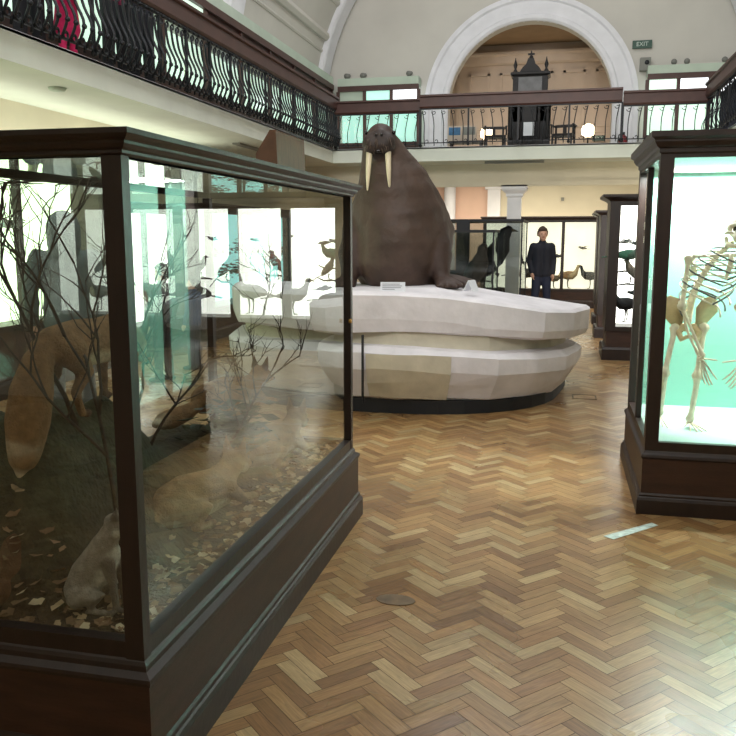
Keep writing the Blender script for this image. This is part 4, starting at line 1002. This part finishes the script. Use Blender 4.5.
person('child in bright pink coat standing at the left gallery railing',(-4.80,7.62,ZB),R(80),.58,(230,40,110),(226,40,106),(40,30,28),'rail',long_hair=True,skirt=True)
person('person in dark red top and black trousers at the left gallery railing',(-4.98,8.85,ZB),R(80),1.0,(120,34,66),(30,30,36),(50,34,30),'rail')
person('person in dark clothes farther along the left gallery railing',(-5.0,9.5,ZB),R(75),1.0,(40,42,52),(36,36,44),(36,30,28),'rail',long_hair=True)
person('person in dark coat at the nearest end of the left gallery railing',(-5.0,7.3,ZB),R(85),1.0,(46,44,52),(36,36,44),(36,30,28),'rail')

# ------------------------------------------------------------------ upper end: carved clock, chairs, lamps, signs
ck=thing('carved_clock','tall black carved wooden clock cabinet in front of the arch room','clock',(-.74,18.9,ZB))
cb=MB(); X0,X1,Ya,Yb=-1.19,-.29,18.7,19.2
cb.box(X0,X0+.3,Ya,Yb,ZB,4.45).box(X1-.3,X1,Ya,Yb,ZB,4.45).box(X0,X1,Ya+.2,Yb,ZB,4.45).box(X0,X1,Ya,Yb,4.05,4.45).box(X0+.3,X1-.3,Ya,Yb,ZB,3.5)
cb.mould([(0,4.40),(.05,4.45),(.07,4.5),(.07,4.56),(0,4.6)],X0,X1,Ya,Yb).mould([(.04,ZB),(.04,ZB+.12),(0,ZB+.16)],X0,X1,Ya,Yb)
cb.build('lower_cabinet',M_clock,ck)
for x in (X0+.06,X0+.24,X1-.24,X1-.06):
    MB().lathe([(.035,0),(.045,.05),(.025,.1),(.03,.3),(.04,.5),(.025,.58),(.045,.62),(.045,.66)],(x,Ya-.02,ZB+.35),10).build('column',M_clock,ck)
uc=MB().box(X0+.08,X1-.08,Ya+.05,Yb,4.6,5.05).mould([(0,5.0),(.05,5.04),(.05,5.08),(0,5.1)],X0+.08,X1-.08,Ya+.05,Yb).build('upper_cabinet',M_clock,ck)
MB().box(X0+.2,X1-.2,Ya+.03,Ya+.06,4.68,4.98).build('dial_panel',M_dial,uc)
for x in (X0+.12,X1-.12):
    MB().lathe([(.05,0),(.05,.05),(.02,.1),(.045,.18),(.02,.26),(.005,.34)],(x,Ya+.2,5.08),10).build('finial',M_clock,ck)
pd=MB().prism([(X0+.2,5.08),(X1-.2,5.08),(X1-.28,5.2),(-.64,5.26),(-.68,5.38),(-.80,5.38),(-.84,5.26),(X0+.28,5.2)],Ya+.1,Yb-.1)
pd.build('pediment',M_clock,ck)
MB().tube([(-.74,Ya+.25,5.36),(-.74,Ya+.25,5.56)],[.03,.012],8).box(-.81,-.67,Ya+.235,Ya+.265,5.47,5.51).ball((-.74,Ya+.25,5.42),.045).build('cross_finial',M_clock,ck)
es=thing('easel_sign','small white sign on a thin stand before the carved clock','sign',(-.72,18.45,ZB))
MB().box(-.84,-.62,18.42,18.44,3.72,4.0).build('panel',M_paper,es); MB().tube([(-.73,18.45,ZB),(-.73,18.45,3.8)],.015,8).box(-.83,-.63,18.4,18.5,ZB,ZB+.02).build('stand',M_iron,es)
def chair(label,x,y,rz):
    r=thing('armchair',label,'chair',(x,y,ZB),rz,None)
    MB().box(-.22,.22,-.22,.22,.40,.45).build('seat',M_chair,r,local=True)
    MB().box(-.22,.22,.19,.22,.62,.68).box(-.22,-.18,.19,.22,.45,.66).box(.18,.22,.19,.22,.45,.66).box(-.03,.03,.19,.22,.45,.66).build('backrest',M_chair,r,local=True)
    for sx in (-1,1):
        MB().box(sx*.23-.02,sx*.23+.02,-.22,.22,.62,.65).box(sx*.23-.015,sx*.23+.015,-.2,-.17,.45,.62).build('armrest',M_chair,r,local=True)
        for sy in (-1,1): MB().box(sx*.2-.02,sx*.2+.02,sy*.2-.02,sy*.2+.02,0,.4).build('leg',M_chair,r,local=True)
    return r
chair('dark armchair left of the carved clock',-1.48,18.9,R(10)); chair('dark armchair right of the carved clock',-.0,18.9,R(-10))
bt=thing('display_table','low dark table with picture boards left of the carved clock','table',(-2.0,19.0,ZB))
MB().box(-2.5,-1.75,18.8,19.2,ZB+.32,ZB+.36).build('tabletop',M_chair,bt)
for x in (-2.47,-1.81):
    for y in (18.82,19.14): MB().box(x,x+.04,y,y+.04,ZB,ZB+.32).build('leg',M_chair,bt)
for x,m,l in ((-2.38,M_blue,'blue picture board standing on the low table by the clock'),(-2.05,M_grey,'grey picture board standing on the low table by the clock')):
    p=thing('picture_board',l,'picture',(x,18.95,ZB+.36)); q_=MB().box(x-.16,x+.16,18.94,18.98,ZB+.36,ZB+.70).build('panel',M_apse,p); MB().box(x-.13,x+.13,18.935,18.94,ZB+.5,ZB+.67).build('picture',m,q_)
for x,l in ((-1.93,'glowing warm wall lamp left of the carved clock'),(.60,'glowing warm wall lamp right of the carved clock')):
    p=thing('wall_lamp',l,'lamp',(x,22.0,ZB)); MB().lathe([(.14,0),(.14,.03),(.02,.05),(.02,.7),(.05,.72)],(x,22.0,ZB),12).build('stand',M_chair,p)
    MB().lathe([(.06,.72),(.15,.78),(.17,.9),(.13,1.0),(.05,1.04)],(x,22.0,ZB),14).build('shade',M_warm,p)
def text_mesh(s,size):
    cu=bpy.data.curves.new('t','FONT'); cu.body=s; cu.size=size; cu.align_x='CENTER'; cu.align_y='CENTER'; cu.extrude=.004
    o=bpy.data.objects.new('t',cu); COL.objects.link(o); dg=bpy.context.evaluated_depsgraph_get(); dg.update()
    me=bpy.data.meshes.new_from_object(o.evaluated_get(dg)); bpy.data.objects.remove(o); return me
def exit_sign(label,x,y,z,w,h):
    r=thing('exit_sign',label,'sign',(x,y,z)); bo=MB().box(x-w/2,x+w/2,y-.03,y+.03,z-h/2,z+h/2).build('box',M_exit,r)
    me=text_mesh('EXIT',h*.75); me.materials.clear(); me.materials.append(M_exitw)
    o=bpy.data.objects.new('lettering',me); COL.objects.link(o); o.parent=bo; o.location=(0,-.034,0); o.rotation_euler=(R(90),0,0)
exit_sign('green exit sign high on the end wall right of the arch',1.66,YF-.05,5.87,.42,.17)
exit_sign('small green exit sign low in the arch room by the lamp',.90,22.9,4.12,.32,.13)
spk=thing('loudspeaker','grey wall loudspeaker below the upper exit sign','speaker',(1.74,YF-.12,5.4))
MB().mould([(0,5.28),(.005,5.285),(.005,5.555),(0,5.56)],1.63,1.85,YF-.2,YF-.05).build('cabinet',M_grey,spk); MB().lathe([(.01,0),(.05,.0),(.05,.008),(.01,.01)],(0,0,0),14).xf(Matrix.Translation((1.77,YF-.205,5.45))@Matrix.Rotation(R(90),4,'X')).build('cone',M_iron,spk)
def spot(label,x,y,z):
    r=thing('spotlight',label,'spotlight',(x,y,z)); MB().tube([(x,y+.10,z-.10),(x,y+.1,z)],.012,6).build('bracket',M_iron,r); MB().tube([(x,y+.09,z+.02),(x-.02,y-.09,z-.02)],[.05,.065],12).build('housing',M_grey,r)
for x,l in ((-5.15,'grey spotlight at the far left end on the teal case top'),(-4.75,'second grey spotlight from the left on the teal case top'),(-3.62,'grey spotlight at the right end of the teal case top, by the arch')):
    spot(l,x,YF-.25,ZB+2.1)
for x,l in ((2.35,'grey spotlight right of the loudspeaker on the pale case top'),(2.62,'middle grey spotlight of three on the pale case top'),(3.4,'grey spotlight farthest right on the pale case top')):
    spot(l,x,YF-.25,ZB+2.1)
fe=thing('fire_extinguisher','dark red fire extinguisher standing right of the arch behind railing','fire extinguisher',(1.32,19.9,ZB))
MB().lathe([(.10,0),(.10,.42),(.05,.5),(.03,.52)],(1.32,19.9,ZB),14).build('cylinder',M_red,fe); MB().tube([(1.32,19.9,ZB+.52),(1.32,19.9,ZB+.58)],.03,8).tube([(1.32,19.9,ZB+.56),(1.22,19.88,ZB+.52),(1.19,19.88,ZB+.25)],.015,6).build('hose',M_iron,fe)
# under-balcony small items
tag(MB().tube([(-4.9,7.55,ZS-.004),(-4.9,7.55,ZS-.03)],[.09,.075],14).build('smoke_detector',M_green),'small round detector on the underside of the left balcony','detector')
tag(MB().box(-5.08,-4.96,12.5,13.6,ZS-.03,ZS-.004).build('ceiling_light',M_grey),'grey ceiling light strip under the left balcony','ceiling light')
tag(MB().box(.0,.07,20.36,20.4,2.42,2.5).build('wall_box',M_grey),'tiny grey box on the cream wall above the end case','box')
# floor marks
tp=MB(); tp.loft([[(.29,4.44,.0015),(.34,4.40,.0015),(.60,4.68,.0015),(.57,4.72,.0015)],[(.29,4.44,.003),(.34,4.40,.003),(.60,4.68,.003),(.57,4.72,.003)]],smooth=False)
tag(tp.build('floor_tape',M_tape),'worn pale strip of tape on the floor by the skeleton case','tape')
tag(MB().loft([[(-.66+.09*math.cos(a)*rr,3.41+.055*math.sin(a)*rr,z) for a in [2*PI*i/14 for i in range(14)]] for rr,z in ((1,.001),(1,.003))],smooth=False).build('floor_plate',M_plate),'small dark oval metal plate set in the parquet','floor plate')
fp=MB()
for x0,x1,y0,y1 in ((.18,.42,8.32,8.335),(.18,.42,8.545,8.56),(.18,.195,8.32,8.56),(.405,.42,8.32,8.56)): fp.box(x0,x1,y0,y1,.0005,.003)
tag(fp.build('floor_box_outline',M_plate),'thin dark square outline of a floor socket right of the ice','floor socket')

# ------------------------------------------------------------------ light
def area(name,loc,rot,sx,sy,power,color=(1,1,1),spread=PI):
    l=bpy.data.lights.new(name,'AREA'); l.shape='RECTANGLE'; l.size=sx; l.size_y=sy; l.energy=power; l.color=color
    o=bpy.data.objects.new(name,l); COL.objects.link(o); o.location=loc; o.rotation_euler=rot; l.spread=spread; return o
area('vault_skylight',(CX,9.0,9.2),(0,0,0),3.0,16,480,(0.93,0.97,1.0))
area('skeleton_case_lamp',(1.35,5.93,2.03),(R(-4),0,0),1.6,.10,120,(0.97,1,0.96))
area('soffit_fill',(-5.6,8.0,2.45),(R(180),0,0),.3,9,36,(.95,1,.82))  # unseen light added to brighten the left balcony soffit
area('aisle_case_fill',(2.2,11.19,1.97),(R(25),0,0),2.8,.06,26,(1,.98,.92))  # unseen strip added in the case to light the birds from the front
area('arch_room_lamp',(AX,22.2,6.5),(0,0,0),3,.6,4,(1,.88,.76))
for x in (-1.93,.60):
    l=bpy.data.lights.new('lamp_glow','POINT'); l.energy=9; l.color=(1,.8,.62); l.shadow_soft_size=.15
    o=bpy.data.objects.new('lamp_glow',l); COL.objects.link(o); o.location=(x,22.0,ZB+1.15)
area('under_balcony_lamp',(-1,18.6,3.0),(0,0,0),5,.3,110,(1,.93,.78))
area('rear_fill',(CX,-3.0,7.0),(R(99),0,0),6,3,420,(1,.98,.95),R(105))  # fill added behind the camera for end wall and walrus; no window there
w=bpy.data.worlds.new('World'); SC.world=w; w.use_nodes=True
w.node_tree.nodes['Background'].inputs[0].default_value=(.6,.65,.7,1); w.node_tree.nodes['Background'].inputs[1].default_value=.15

# ------------------------------------------------------------------ camera
cam=bpy.data.cameras.new('camera'); co=bpy.data.objects.new('camera',cam); COL.objects.link(co)
co.location=(0,0,1.62); co.rotation_euler=(R(90-9.21),0,R(13.0)); cam.sensor_width=36; cam.sensor_fit='HORIZONTAL'; cam.lens=820/736*36; cam.clip_start=.05
SC.camera=co
SC.view_settings.view_transform='Standard'; SC.view_settings.look='None'; SC.view_settings.exposure=0.0
SC.cycles.use_denoising=True
SC.cycles.max_bounces=8; SC.cycles.transparent_max_bounces=24; SC.cycles.glossy_bounces=4; SC.cycles.diffuse_bounces=3
SC.cycles.sample_clamp_indirect=6
